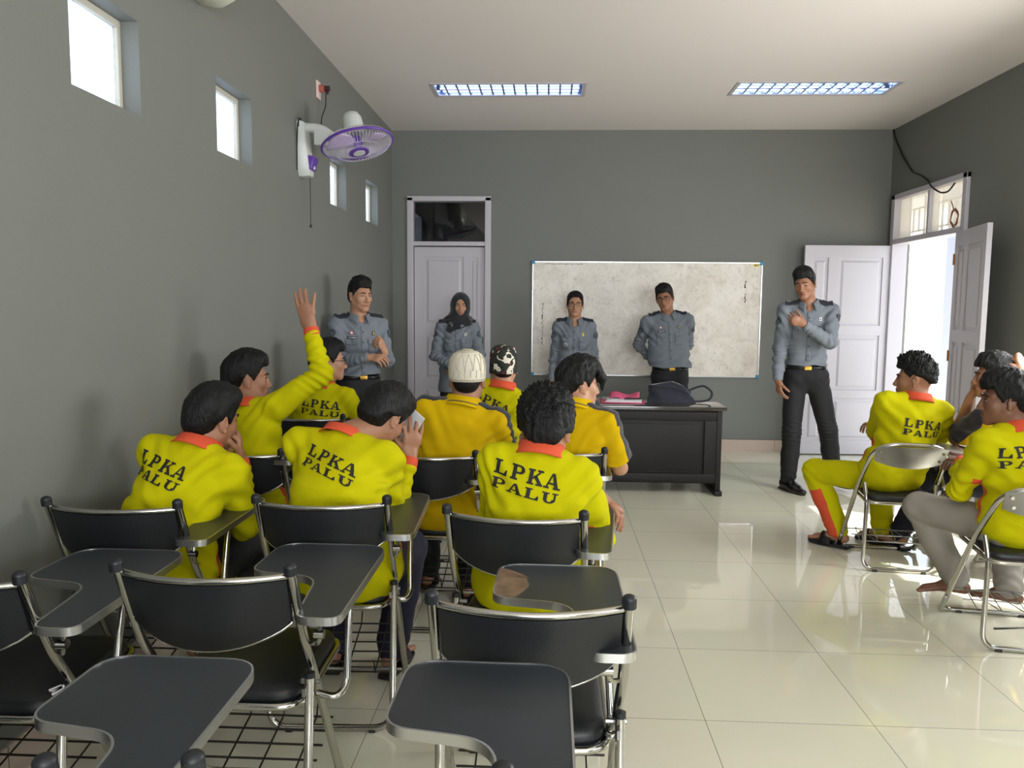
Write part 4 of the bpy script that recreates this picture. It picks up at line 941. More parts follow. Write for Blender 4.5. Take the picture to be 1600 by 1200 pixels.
def person(label, P, N, H, tyaw, ls=1., asc=1., trfn=None, head=(0, 0, 0), hyaw=None, arms=None, legs=None, tone='mid', top='jersey', bottom=None, hair=None, face=False, sw=.165, bulk=1., group=None,
           lean_mid=None, text=None, textrot=0., textoff=(0, 0), eyes=True, closed=False, feet=None, sleeve='long', seed=1, cap=None, specs=False, fem=False, hem=None, waist=1., roll=0., mats=None, collar_open=False, hairless=False, brow=1., neckr=.052, nos=True):
    """P pelvis centre, N base of neck, H head centre, all in world space. Returns dict of frames and parts."""
    P, N, H = V3(*P), V3(*N), V3(*H); up = nz(N-P); f0 = rotm(tyaw)[:, 1]; r = nz(np.cross(f0, up)); rr = roll
    if rr: r = nz(r*math.cos(rr)-up*math.sin(rr))
    f = np.cross(up, r); Mt = np.stack([r, f, up], 1)
    pyaw = tyaw if hyaw is None else hyaw; pf = rotm(pyaw)[:, 1]; pr = rotm(pyaw)[:, 0]
    Mh = rotm(*head); L = np.linalg.norm(N-P)
    mid = (P+N)/2+f*-.015 if lean_mid is None else V3(*lean_mid)
    sh = {s: N+r*s*sw-up*.050+(arms or {}).get('shrug', {}).get(s, 0)*up for s in (-1, 1)}
    A = {}
    for s in (-1, 1):
        a = arms[s]; el, wr = ik(sh[s], a['w'], .285*asc, .25*asc, a['pole']); A[s] = (sh[s], el, wr)
    sk = skin_mats(tone)
    # ---- skin
    F = Field(.0042)
    head_ops(F, H, Mh, fem)
    nb = H+Mh@V3(0, -.020, -.055)
    F.cone(nb, N+up*.0+f*.005, neckr, neckr+.006, .03)
    F.cone(H+Mh@V3(0, -.012, -.085), N+f*.01, neckr*.93, neckr, .03)
    if top == 'uniform': F.cone(N+f*.012, N+f*.052-up*.035, .052, .040, .02)
    F.cone(N-up*.02, mid, .055, .05, .03); F.cone(mid, P, .05, .06, .03)
    for s in (-1, 1):
        a, e, w_ = A[s]
        F.cone(N-up*.03, a, .045, .038, .03); F.cone(a, e, .040, .036, .015)
        fr_ = .036 if sleeve in ('half', 'push') else .027
        F.cone(e, e+(w_-e)*.35, fr_, fr_, .012); F.cone(e+(w_-e)*.35, w_, fr_, .0255, .012)
        hd = arms[s].get('h')
        if hd: hand(F, w_, side=s, **{'s': 1.0 if not fem else .93, **hd})
    Lg = {}
    if legs:
        for s in (-1, 1):
            lg = legs[s]; hp = P+pr*s*.085-V3(0, 0, .02); kn, an = ik(hp, lg['a'], .42*ls, .41*ls, lg['pole']); Lg[s] = (hp, kn, an)
            F.cone(P, hp, .055, .05, .02); F.cone(hp, kn, .055, .045, .02); F.cone(kn, an, .045, .033, .02)
            fd = nz(lg.get('f', (pf[0], pf[1], 0))); sd = np.cross(fd, V3(0, 0, 1))
            if feet == 'shoe': F.cone(an, an+fd*.05-V3(0, 0, .055), .026, .022, .02); continue
            F.cone(an-fd*.035-V3(0, 0, .035), an+fd*.05-V3(0, 0, .030), .030, .030, .02)
            F.cone(an+fd*.03-V3(0, 0, .03), an+fd*.13-V3(0, 0, .052), .036, .030, .02, side=sd, flat=.62)
            for k in range(5): F.cone(an+fd*.13+sd*s*(.026-.013*k)-V3(0, 0, .055), an+fd*(.172-.006*k)+sd*s*(.030-.014*k)-V3(0, 0, .060), .0095, .0085 if k else .0105, .005)
    lipc = H+Mh@V3(0, .092, -.0685)
    def skm(c):
        q = (c-lipc)@Mh; return np.minimum(.01*(1-np.sqrt((q[:, 0]/.023)**2+(q[:, 2]/.0085)**2)), .02-np.abs(q[:, 1]))
    body = F.mesh('person', sk, None, matfn=skm)
    tag(body, label, 'person', group)
    out = dict(body=body, Mt=Mt, Mh=Mh, A=A, L=Lg, N=N, P=P, H=H, r=r, f=f, up=up, sh=sh)
    # ---- top
    offi = top == 'uniform'; m_top = {'jersey': [M_yellow, M_orange], 'polo': [M_amber, M_navyc, mats or M_amber], 'uniform': [M_unif]}[top]
    F = Field(.0062 if top != 'polo' else .005); bk = bulk
    F.cone(P+up*.06, mid, .150*bk*waist, .146*bk*waist, .05, side=r, flat=.74)
    F.cone(mid, N-up*.13, .148*bk, .152*bk, .05, side=r, flat=.68)
    F.cone(N-up*.10-r*.10-f*.012, N-up*.10+r*.10-f*.012, .072, .072, .05)
    F.ell(N-up*.17+f*.030, (.125*bk, .070*bk, .10), Mt, k=.05)
    if fem:
        for s in (-1, 1): F.ell(N-up*.20+f*.075+r*s*.065, (.062, .05, .06), Mt, k=.05)
    if not offi: F.cone(P-pr*.065+V3(0, 0, .02), P+pr*.065+V3(0, 0, .02), .128*bk, .128*bk, .05)
    elif fem: F.cone(P-pr*.05-V3(0, 0, .16), P-pr*.05+V3(0, 0, .1), .136, .112, .05); F.cone(P+pr*.05-V3(0, 0, .16), P+pr*.05+V3(0, 0, .1), .136, .112, .05)
    else: F.cone(P-pr*.045+V3(0, 0, .06), P+pr*.045+V3(0, 0, .06), .120*bk, .120*bk, .05)
    if hem is not None: F.cut(P+V3(0, 0, hem), (0, 0, -1))
    for s in (-1, 1):
        a, e, w_ = A[s]
        F.cone(N-up*.018-f*.006, a+up*.004, .056, .056, .04)
        if sleeve == 'long':
            F.cone(a, e, .062*(.5+.5*bk), .051, .022); F.cone(e, e+(w_-e)*(.90 if offi else .83), .051, .041 if offi else .036, .016)
        elif sleeve == 'half': F.cone(a, a+(e-a)*.84, .064*(.5+.5*bk), .070, .02); F.cut(a+(e-a)*.80, (e-a), .004) if False else None
        else: F.cone(a, e, .060*(.5+.5*bk), .051, .022); F.cone(e, e+(w_-e)*.45, .050, .046, .012)
    # neck opening
    if offi: F.cone(N+f*.085+up*.05, N+f*.118-up*.040, .036, .006, .006, op='sub')
    F.cone(N+up*.022+f*.01, N+up*.12+f*.02, .062, .062, .008, op='sub')
    for s in (-1, 1):
        a, e, w_ = A[s]
        if sleeve == 'half':
            d = nz(e-a); F.cone(a+(e-a)*.80+d*.05, a+(e-a)*.80+d*.12, .085, .085, .004, op='sub')
    els = [A[s][1] for s in (-1, 1)]; shs = [A[s][0] for s in (-1, 1)]; wrs = [A[s][2] for s in (-1, 1)]
    def post(Pt, Nn):
        d = .0045*wob(Pt, 5., seed, 2)
        # long soft folds
        dd = np.zeros(len(Pt))
        for s, e, a, w_ in zip((-1, 1), els, shs, wrs):
            u1 = nz(e-a); u2 = nz(w_-e); ph = (Pt-e)@u1; q = np.linalg.norm(Pt-e, axis=1)
            dd += .0065*np.exp(-(q/.095)**2)*np.sin((Pt-e)@(u1+u2)*110+3*wob(Pt, 4., seed+5, 1))
            qa = a-up*.09-r*s*.01; q2 = np.linalg.norm(Pt-qa, axis=1); dirv = nz(r*s*.8+up*.9)
            dd += .0078*np.exp(-(q2/.13)**2)*np.sin((Pt-qa)@nz(r*s-up*.8)*105+2.2*wob(Pt, 3., seed+9, 1))
            al = np.clip(((Pt-e)@u2)/np.linalg.norm(w_-e), 0, 1); qf = np.linalg.norm(Pt-e-np.outer(al*np.linalg.norm(w_-e), u2), axis=1)
            dd += .0030*(qf < .06)*(al > .1)*np.sin((Pt-e)@u2*140+3*wob(Pt, 4., seed+2, 1))
        hz = (Pt-P)@up; dd += .0085*np.exp(-((hz-.14)/.11)**2)*np.sin((Pt-P)@nz(up+r*.35)*62+2.5*wob(Pt, 2.5, seed+4, 2))
        return (d+dd)[:, None]*Nn
    mf_ = None
    if top == 'polo':
        def mf_(c):
            q = (c-N)@Mt; x = np.abs(q[:, 0]); z = q[:, 2]; y = q[:, 1]
            line = .060+np.clip(-z, 0, .3)*.50+np.clip(-z-.10, 0, 1)*.55
            dark = np.minimum(np.minimum(x-line, .03-z), y+.040-np.clip(-z-.05, 0, 1)*.5)
            for s in (-1, 1):
                a, e, w_ = A[s]; u1 = nz(e-a); qa = (c-a); t_ = qa@u1; dn = nz(r*s*.8+f*.95); rad = qa-np.outer(t_, u1)
                on = (t_ > .0) & ((q[:, 0]*s) > sw-.03)
                dark = np.where(on, rad@nz(dn-u1*(dn@u1))-.022, dark)
            return dark
    if top == 'jersey':
        def mf_(c):
            q = (c-P)@Mt; return np.minimum.reduce([.022-np.abs(q[:, 1]-.03), q[:, 2]+.15, .22-q[:, 2], np.abs(q[:, 0])-.10, .19-np.abs(q[:, 0])])
    shirt = F.mesh('shirt', m_top, body, post, mf_); out['shirt'] = shirt
    bvh = shirt_bvh(shirt); out['bvh'] = bvh
    # collar
    cm = {'jersey': M_orange, 'polo': M_amber, 'uniform': M_unif}[top]
    b = MB(); n = 40; g = 6; ax_ = nz(nz(H-N)*.35+up*.65); cr_ = nz(np.cross(f, ax_)); cf = np.cross(ax_, cr_)
    cr_, cf = nz(np.cross(cf, ax_)), cf
    a0, a1 = (0, 2*PI) if not offi else (PI/2+.34, PI/2-.34+2*PI)
    vs = []
    for i in range(n+1):
        a = a0+(a1-a0)*i/n; ca, sa = math.cos(a), math.sin(a)
        for j, (rd, z) in enumerate([(.060, .006), (.0625, .036), (.067, .043), (.075, .040), (.089, .016), (.098, .002)]):
            fr_ = max(0, sa)**2; zz = z-.022*fr_; rdd = rd*(1+.05*fr_)
            if offi and j >= 4: rdd += .030*max(0, sa)**6; zz -= .030*max(0, sa)**6
            p_ = N+cf*.012+(cr_*ca+cf*sa*1.08)*rdd+ax_*zz
            if j >= 4: p_ = p_-up*.012*abs(ca)**2+up*0
            vs.append(p_)
    b.add(vs, [(i*g+j, (i+1)*g+j, (i+1)*g+j+1, i*g+j+1) for i in range(n) for j in range(g-1)])
    o = b.build('collar', cm, shirt, angle=60); md = o.modifiers.new('s', 'SOLIDIFY'); md.thickness = .003; md.offset = 0
    if top == 'polo':
        b = MB()
        pts = [Vector(vs[i*g+4]) for i in range(n)]; b.tube([p_+Vector(up)*.001 for p_ in pts], .003, 6, closed=True); b.build('collar_stripe', M_navyc, o)
    if sleeve == 'long':
        for s in (-1, 1):
            a, e, w_ = A[s]; d = nz(w_-e); b = MB(); ln = np.linalg.norm(w_-e)
            if not offi: b.tube([e+d*(ln*.84), e+d*(ln*.86), e+d*(ln*1.0), e+d*(ln*1.02)], .0335, 18, taper=[1.0, 1.12, 1.0, .93])
            else: b.tube([e+d*(ln*.76), e+d*(ln*.77), e+d*(ln*1.0), e+d*(ln*1.005)], .037, 18, taper=[1.05, 1.14, 1.0, .9])
            b.build('cuff', M_orange if top == 'jersey' else cm, shirt)
    # ---- trousers
    if bottom is not None and legs:
        bm_ = bottom if isinstance(bottom, list) else [bottom]
        F = Field(.0068)
        for s in (-1, 1):
            hp, kn, an = Lg[s]; st_ = (np.linalg.norm(kn-hp) > 0) and abs(nz(kn-hp)[2]) > .8
            F.cone(hp, kn, .092 if not fem else .076, .074, .03); F.cone(kn, kn+(an-kn)*.45, .074, .070, .02); F.cone(kn+(an-kn)*.45, an-(an-kn)*.04, .070, .063, .02); F.cut(an+(an-kn)*.06, an-kn, .004) if False else None
            F.cut(V3(0, 0, an[2]-.03) if not legs[s].get('short') else an, (0, 0, -1)) if False else None
        hw_ = .110 if offi and not fem else .098
        F.cone(P-pr*.055, P+pr*.055, hw_, hw_, .04)
        if offi: F.cone(P-pr*.05+V3(0, 0, .02), P+pr*.05+V3(0, 0, .02), hw_, hw_, .03)
        if offi: F.cone(P-pr*.045+V3(0, 0, .09), P+pr*.045+V3(0, 0, .09), .104*bk, .104*bk, .03); F.cut(P+V3(0, 0, .109), (0, 0, 1))
        def postl(Pt, Nn):
            d = .0035*wob(Pt, 4.5, seed+20, 2)
            for s in (-1, 1):
                hp, kn, an = Lg[s]; u1, u2 = nz(kn-hp), nz(an-kn)
                d += .005*np.exp(-(np.linalg.norm(Pt-kn, axis=1)/.09)**2)*np.sin((Pt-kn)@(u1+u2)*90+3*wob(Pt, 3, seed, 1))
                d += .005*np.exp(-(np.linalg.norm(Pt-hp, axis=1)/.12)**2)*np.sin((Pt-hp)@nz(u1+pr*s*.5)*80+3*wob(Pt, 3, seed+1, 1))
                d += .004*np.exp(-(np.linalg.norm(Pt-an, axis=1)/.10)**2)*np.sin((Pt-an)@u2*110+3*wob(Pt, 3, seed+3, 1))
            return d[:, None]*Nn
        out['trousers'] = F.mesh('trousers', bm_, body, postl, (lambda c: trfn(c, Lg)) if trfn else None)
    # ---- footwear
    if feet and legs:
        for s in (-1, 1):
            hp, kn, an = Lg[s]; fd = nz(legs[s].get('f', (pf[0], pf[1], 0))); fd = nz(V3(fd[0], fd[1], 0)); sd = np.cross(fd, V3(0, 0, 1))
            z0 = max(.0, an[2]-.095)
            if feet == 'shoe':
                F = Field(.005); c0 = V3(an[0], an[1], z0)
                F.cone(c0-fd*.040+V3(0, 0, .060), c0+fd*.04+V3(0, 0, .066), .043, .044, .02); F.cone(c0-fd*.03+V3(0, 0, .035), c0+fd*.10+V3(0, 0, .036), .044, .050, .03, side=sd, flat=.85)
                F.cone(c0+fd*.10+V3(0, 0, .026), c0+fd*.190+V3(0, 0, .026), .047, .030, .03, side=sd, flat=.75); F.cut(c0+V3(0, 0, .002), (0, 0, -1), .002)
                so = F.mesh('shoe', M_shoe, body)
                b = MB(); b.prism([(c0+fd*x+sd*y)[:2] for x, y in ((-.085, -.03), (-.088, .03), (-.03, .04), (.10, .046), (.19, .03), (.212, 0), (.19, -.03), (.10, -.046), (-.03, -.04))][::-1], z0, z0+.014); b.build('sole', M_sand, so, smooth=False, bevel=.003)
            elif feet == 'sandal':
                c0 = V3(an[0], an[1], z0); b = MB()
                b.prism([(c0+fd*x+sd*y)[:2] for x, y in ((-.07, -.03), (-.075, .03), (0, .038), (.10, .046), (.17, .036), (.195, 0), (.17, -.036), (.10, -.046), (0, -.038))][::-1], z0, z0+.018); so = b.build('sandal', M_sand, body, smooth=False, bevel=.004)
                b = MB(); q = [c0+fd*.07+sd*(.046*math.cos(a))+V3(0, 0, .012+.066*math.sin(a)) for a in np.linspace(0, PI, 12)]
                for i in range(11): b.add([q[i]-fd*.035, q[i]+fd*.03, q[i+1]+fd*.03, q[i+1]-fd*.035], [(0, 1, 2, 3)])
                oo = b.build('strap', M_sand, so); md = oo.modifiers.new('s', 'SOLIDIFY'); md.thickness = .005; md.offset = 1
    # ---- head furniture
    if hair is not None: out['hair'] = hair_obj(H, Mh, body, hair, seed)
    if face: face_bits(H, Mh, body, closed=closed, brow=brow)
    if specs: glasses(H, Mh, body)
    if text:
        O = N-up*.0-f*.45+r*textoff[0]+up*textoff[1]
        q = rot2(text_quads('LPKA', .230, .047, -.115, -.164)+text_quads('PALU', .230, .033, -.115, -.208, gap=.06), textrot)
        if text == 'both': raster_patch('lettering', bvh, O, r, up, f, q, M_print, shirt, off=.0035)
    return out

# ------------------------------------------------------------------ the students
SH = dict(top=.030, side=.010, back=.016, amp=.0035)
def sit_legs(P, yaw, fwd=.42, sp=.12, az=.10, back=0.):
    f = rotm(yaw)[:, 1]; r = rotm(yaw)[:, 0]; P = V3(*P)
    return {s: dict(a=P+f*fwd+r*s*sp-V3(0, 0, P[2]-az), pole=f+V3(0, 0, .9)) for s in (-1, 1)}
HB = dict(fdir=(0, 1, -.1), palm=(0, 0, -1), curl=.35)
GRP = None
# S1
P = (-1.36, 2.63, .53)
s1 = person('person in yellow jersey nearest the left wall, seated, hands held to the mouth', P, (-1.285, 2.76, .955), (-1.255, 2.83, 1.055), -.20, head=(-.45, -.12, .10), roll=.08,
    lean_mid=(-1.34, 2.66, .74), legs=sit_legs(P, -.1), bottom=M_trou, feet='sandal', hair=SH, text='both', textrot=-.10, textoff=(-.035, .055), seed=11, bulk=1.06, tone='mid', hem=-.10, face=True,
    arms={1: dict(w=(-1.185, 2.91, .885), pole=(.0, .3, -1), h=dict(fdir=(-.12, .05, 1), palm=(-.9, -.5, 0), curl=.75)), -1: dict(w=(-1.30, 3.03, .90), pole=(-.5, .2, -1), h=dict(fdir=(.3, -.2, 1), palm=(.6, -.8, 0), curl=.7))})
# S2
P = (-.73, 2.72, .53)
s2 = person('person in yellow jersey left of centre, bowing his dark head over a phone', P, (-.785, 2.90, .975), (-.645, 3.0, 1.05), -.12, head=(-.50, -.62, .12), roll=.30,
    lean_mid=(-.76, 2.76, .77), legs={1: dict(a=(-.62, 3.00, .10), pole=(.25, 1, .9), f=(.2, 1, 0)), -1: dict(a=(-.86, 3.03, .10), pole=(-.25, 1, .9), f=(-.1, 1, 0))}, bottom=M_ntrou, feet='sandal', hair=dict(top=.034, side=.012, back=.018, amp=.005, nape=-.105), text='both', textrot=-.27, textoff=(.055, .035), seed=12, bulk=1.18, tone='mid', hem=-.10, face=True, sw=.180,
    arms={1: dict(w=(-.55, 3.05, .875), pole=(-.1, .1, -1), h=dict(fdir=(.12, .10, 1), palm=(-.55, .8, 0), curl=.12, spread=.16, thumb=.75)), -1: dict(w=(-.73, 3.12, .92), pole=(-1, -.3, -.6), h=dict(fdir=(1, .0, .35), palm=(0, -1, 0), curl=.35))})
b = MB(); b.box((-.036, -.004, -.07), (.036, .004, .07)); o = b.build('phone', mat('pale_phone_case', (205, 208, 214), .3), bevel=.006); b = MB(); b.box((-.032, .0042, -.066), (.032, .0048, .066)); b.build('screen', M_blackm, o, smooth=False)
o.location = (-.555, 3.10, 1.0); o.rotation_euler = (.2, .65, -.3); tag(o, 'pale phone held up in the hands of the student bowing his head', 'phone')
# S3
P = (-.06, 2.60, .53)
s3 = person('person with thick curly hair in yellow jersey, hand hanging off the centre tablet', P, (-.025, 2.60, .985), (-.008, 2.66, 1.06), -.10, head=(-.06, -.12, .02), roll=.06,
    lean_mid=(-.045, 2.575, .77), legs=sit_legs(P, 0.), bottom=M_trou, feet='sandal', hair=dict(top=.046, side=.022, back=.024, amp=.008, f=30., nape=-.052, ear=.006, spike=.012), text='both', textrot=-.08, textoff=(-.018, .085), seed=13, bulk=1.04, tone='mid', hem=-.12, face=True, sleeve='push', sw=.150,
    arms={1: dict(w=(.20, 2.95, .765), pole=(.2, .1, -1), h=dict(fdir=(.75, -.15, -.50), palm=(-.35, -.1, -1), curl=.42, spread=.10, thumb=.5)), -1: dict(w=(-.13, 2.98, .70), pole=(-.2, -.1, -1), h=HB)})
# S4
P = (-1.38, 3.50, .53)
s4 = person('person in yellow jersey by the left wall raising an open right hand high', P, (-1.40, 3.56, 1.00), (-1.435, 3.63, 1.135), -.40, asc=.88, head=(-1.05, -.02, 0), roll=-.10,
    legs=sit_legs(P, -.2), bottom=M_trou, feet='sandal', hair=SH, seed=14, bulk=1.0, tone='mid', hem=-.10, face=True,
    arms={1: dict(w=(-1.105, 3.57, 1.375), pole=(1, .1, -.35), h=dict(fdir=(-.24, 0, 1), palm=(.10, 1, .1), curl=.07, spread=.05, thumb=.3, pinky=.26, s=1.08)), -1: dict(w=(-1.42, 3.92, .72), pole=(-.3, 0, -1), h=HB), 'shrug': {1: .035}})
# S5
P = (-1.385, 4.62, .53)
s5 = person('person in yellow jersey and glasses seated farthest up by the left wall, face in profile', P, (-1.375, 4.62, .995), (-1.335, 4.65, 1.15), -.10, head=(-1.15, -.02, 0), roll=.05,
    legs=sit_legs(P, 0.), bottom=M_trou, hair=SH, seed=15, bulk=1.0, tone='light', hem=-.10, text='both', textrot=-.05, textoff=(.045, .05), face=True, specs=True,
    arms={1: dict(w=(-1.20, 4.98, .72), pole=(.6, -.3, -1), h=HB), -1: dict(w=(-1.45, 4.98, .72), pole=(-.3, -.3, -1), h=HB)})
# S6
P = (-.47, 3.56, .53)
s6 = person('person in amber polo shirt and white knitted cap seated before the closed white door', P, (-.395, 3.55, 1.03), (-.378, 3.60, 1.145), .0, head=(0, -.10, 0), top='polo', sleeve='half',
    legs={1: dict(a=(-.40, 3.80, .10), pole=(.2, 1, .9)), -1: dict(a=(-.62, 3.95, .10), pole=(-.2, 1, .9))}, bottom=M_trou, feet='sandal', hair=dict(top=.0, side=.004, back=.006, nape=-.075, ear=.01, amp=.001), seed=16, bulk=1.08, tone='mid', hem=-.10, face=True,
    arms={1: dict(w=(-.28, 3.98, .74), pole=(.5, -.3, -1), h=HB), -1: dict(w=(-.52, 3.98, .72), pole=(-.5, -.3, -1), h=HB)})
# S7
P = (-.37, 4.58, .53)
s7 = person('person in yellow jersey and patterned camouflage cap seated below the whiteboard corner', P, (-.275, 4.55, 1.01), (-.268, 4.60, 1.13), -.08, head=(.05, -.08, 0), roll=.12,
    legs=sit_legs(P, 0.), bottom=M_trou, hair=dict(top=.0, side=.004, back=.006, nape=-.075, ear=.01, amp=.001), seed=17, bulk=1.0, tone='light', hem=-.10, text='both', textrot=-.14, textoff=(-.01, .06), face=True,
    arms={1: dict(w=(-.12, 4.95, .74), pole=(.6, -.3, -1), h=HB), -1: dict(w=(-.42, 4.95, .72), pole=(-.5, -.3, -1), h=HB)})
# S8
P = (.08, 3.70, .53)
s8 = person('person in amber polo shirt seated nearest the dark desk, face turned right', P, (.125, 3.70, 1.01), (.145, 3.755, 1.115), -.30, head=(-1.15, -.05, 0), top='polo', sleeve='half',
    legs=sit_legs(P, -.1), bottom=mat('brown_trouser_cloth', (52, 44, 38), .85, bump=.15, bscale=400), feet='sandal', hair=dict(top=.036, side=.014, back=.016, amp=.005, curtain=1), seed=18, bulk=1.04, tone='light', hem=-.10, face=True,
    arms={1: dict(w=(.30, 4.02, .74), pole=(.5, -.5, -1), h=HB), -1: dict(w=(.05, 4.06, .74), pole=(-.5, -.3, -1), h=HB)})
# R1
P = (2.02, 4.60, .53)
def r1fn(c, Lg):
    hp, kn, an = Lg[-1]; t_ = (c-kn)@nz(an-kn); q = (c-kn)-np.outer(t_, nz(an-kn)); return np.minimum(t_-.10, q@nz(V3(-1, -.25, 0))-.038)
r1 = person('person in yellow jersey and yellow trousers seated against the bright open doorway', P, (2.12, 4.56, .975), (2.115, 4.585, 1.09), .06, head=(1.05, .02, 0), roll=-.05, hyaw=.35,
    legs={-1: dict(a=(1.83, 4.86, .10), pole=(-.8, .6, .9), f=(-.75, .65, 0)), 1: dict(a=(2.12, 4.92, .10), pole=(.1, 1, .9), f=(-.5, .85, 0))}, bottom=[M_yellow, M_orange], trfn=r1fn, feet='sandal',
    hair=dict(top=.040, side=.006, back=.010, amp=.005, spike=.016, nape=-.02, ear=.03), seed=19, bulk=1.06, tone='mid', hem=-.11, text='both', textoff=(.022, .02), textrot=.03, face=True,
    arms={-1: dict(w=(2.07, 5.0, .76), pole=(-.3, -.1, -1), h=HB), 1: dict(w=(2.24, 4.94, .74), pole=(.6, -.2, -1), h=HB)})
tb_ = shirt_bvh(r1['trousers']); hp, kn, an = r1['L'][-1]; u1 = nz(kn-hp); v1 = nz(np.cross(V3(0, 0, 1), u1))
raster_patch('thigh_lettering', tb_, hp+u1*.26+V3(0, 0, .3), -u1, -v1, (0, 0, -1), text_quads('LPKAP', .24, .030, -.16, .030, gap=.5), M_print, r1['trousers'], off=.004)
# R2
P = (2.14, 3.55, .53)
r2 = person('person in yellow jersey and grey trousers at the right edge, face in profile, barefoot', P, (2.10, 3.52, .975), (2.04, 3.55, 1.09), .12, head=(1.20, -.02, 0), roll=-.05, hyaw=.45,
    legs={-1: dict(a=(2.04, 3.86, .15), pole=(-1, .7, 1.2), f=(-.75, .2, 0)), 1: dict(a=(2.26, 3.80, .13), pole=(.3, 1, 1.2), f=(-.6, .5, 0))}, bottom=M_gtrou,
    hair=dict(top=.038, side=.014, back=.018, amp=.005, fringe=.012), seed=20, bulk=1.06, tone='dark', hem=-.12, text='both', textoff=(-.05, .06), textrot=.0, face=True,
    arms={-1: dict(w=(2.03, 3.86, .75), pole=(-.3, .1, -1), h=HB), 1: dict(w=(2.3, 3.86, .74), pole=(.6, -.2, -1), h=HB)})
# R3
P = (2.62, 4.46, .53)
r3 = person('person in amber polo shirt beyond the right edge student, one fist held to his hair', P, (2.52, 4.38, .99), (2.46, 4.40, 1.125), .35, head=(1.15, -.02, 0), top='polo', sleeve='half', hyaw=.5,
    legs={-1: dict(a=(2.20, 4.86, .10), pole=(-.3, 1, .9), f=(-.3, 1, 0)), 1: dict(a=(2.50, 4.95, .10), pole=(0, 1, .9))}, bottom=M_ntrou, feet='sandal',
    hair=dict(top=.034, side=.010, back=.014, amp=.004, fringe=.006), seed=21, bulk=1.02, tone='mid', hem=-.11, face=True,
    arms={-1: dict(w=(2.385, 4.50, .985), pole=(-.1, .3, -1), h=dict(fdir=(.2, -.1, 1), palm=(.8, -.4, 0), curl=1.0)), 1: dict(w=(2.57, 4.33, 1.155), pole=(1, -.2, -.5), h=dict(fdir=(-.35, .1, 1), palm=(-.6, .8, 0), curl=1.1))})

# caps
def lathe_cap(name, H, Mh, prof, m, body, rx=.080, ry=.097, tilt=-.10, c=(0, -.010, .0), n=48, rip=0.):
    Mt_ = Mh@rotm(0, tilt, 0); b = MB(); vs = []
    for r_, z in prof:
        for k in range(n): a = 2*PI*k/n; q = 1+rip*math.sin(a*5+z*60); vs.append(H+Mt_@V3(c[0]+rx*r_*q*math.cos(a), c[1]+ry*r_*q*math.sin(a), c[2]+z))
    b.add(vs, [(j*n+k, j*n+(k+1) % n, (j+1)*n+(k+1) % n, (j+1)*n+k) for j in range(len(prof)-1) for k in range(n)]+[tuple((len(prof)-1)*n+k for k in range(n))])
    o = b.build(name, m, body, angle=80); md = o.modifiers.new('s', 'SOLIDIFY'); md.thickness = .0025; return o
mk = mat('white_knit_cap', (222, 216, 198), .9, bump=0)
t = mk.node_tree; bs = t.nodes['Principled BSDF']; tc = t.nodes.new('ShaderNodeTexCoord'); vv = t.nodes.new('ShaderNodeTexVoronoi'); vv.inputs['Scale'].default_value = 210; vv.feature = 'DISTANCE_TO_EDGE'
t.links.new(tc.outputs['Object'], vv.inputs['Vector']); bp = t.nodes.new('ShaderNodeBump'); bp.inputs['Strength'].default_value = .6; bp.inputs['Distance'].default_value = .002; t.links.new(vv.outputs['Distance'], bp.inputs['Height']); t.links.new(bp.outputs[0], bs.inputs['Normal'])
rr_ = t.nodes.new('ShaderNodeValToRGB'); rr_.color_ramp.elements[0].position = .0; rr_.color_ramp.elements[0].color = (*lin((186, 180, 162)), 1); rr_.color_ramp.elements[1].position = .12; rr_.color_ramp.elements[1].color = (*lin((226, 220, 203)), 1)
t.links.new(vv.outputs['Distance'], rr_.inputs[0]); t.links.new(rr_.outputs[0], bs.inputs['Base Color'])
kc = lathe_cap('knitted_cap', s6['H'], s6['Mh'], [(1.04, -.004), (1.065, .012), (1.07, .045), (1.05, .072), (.98, .097), (.84, .117), (.62, .130), (.34, .137), (.1, .139)], mk, s6['body'], tilt=.10)
b = MB(); Mq = s6['Mh']@rotm(0, .10, 0)
for k in range(20):
    a = 2*PI*k/20
    q = [s6['H']+Mq@V3(.080*r_*math.cos(a), -.010+.097*r_*math.sin(a), z) for r_, z in ((1.078, .016), (1.078, .036), (1.076, .052))]
    b.tube(q, .0016, 5)
for rr2, zz in ((.34, .1405), (.24, .1415), (.62, .1315), (1.075, .006)):
    b.tube([s6['H']+Mq@V3(.080*rr2*math.cos(a), -.010+.097*rr2*math.sin(a), zz) for a in np.linspace(0, 2*PI, 37)[:-1]], .0015, 5, closed=True)
for k in range(14):
    a = 2*PI*k/14
    for s_ in (-1, 1): b.tube([s6['H']+Mq@V3(.080*r_*math.cos(a+s_*w_), -.010+.097*r_*math.sin(a+s_*w_), z) for r_, z, w_ in ((1.08, .048, .20), (1.055, .078, .17), (.97, .102, .10), (.80, .1225, .0))], .0015, 5)
b.build('knit_pattern', mat('grey_knit_yarn', (176, 168, 148), .9), kc)
mc = bpy.data.materials.new('camouflage_cloth'); mc.use_nodes = True; t = mc.node_tree; bs = t.nodes['Principled BSDF']; bs.inputs['Roughness'].default_value = .85
tc = t.nodes.new('ShaderNodeTexCoord')
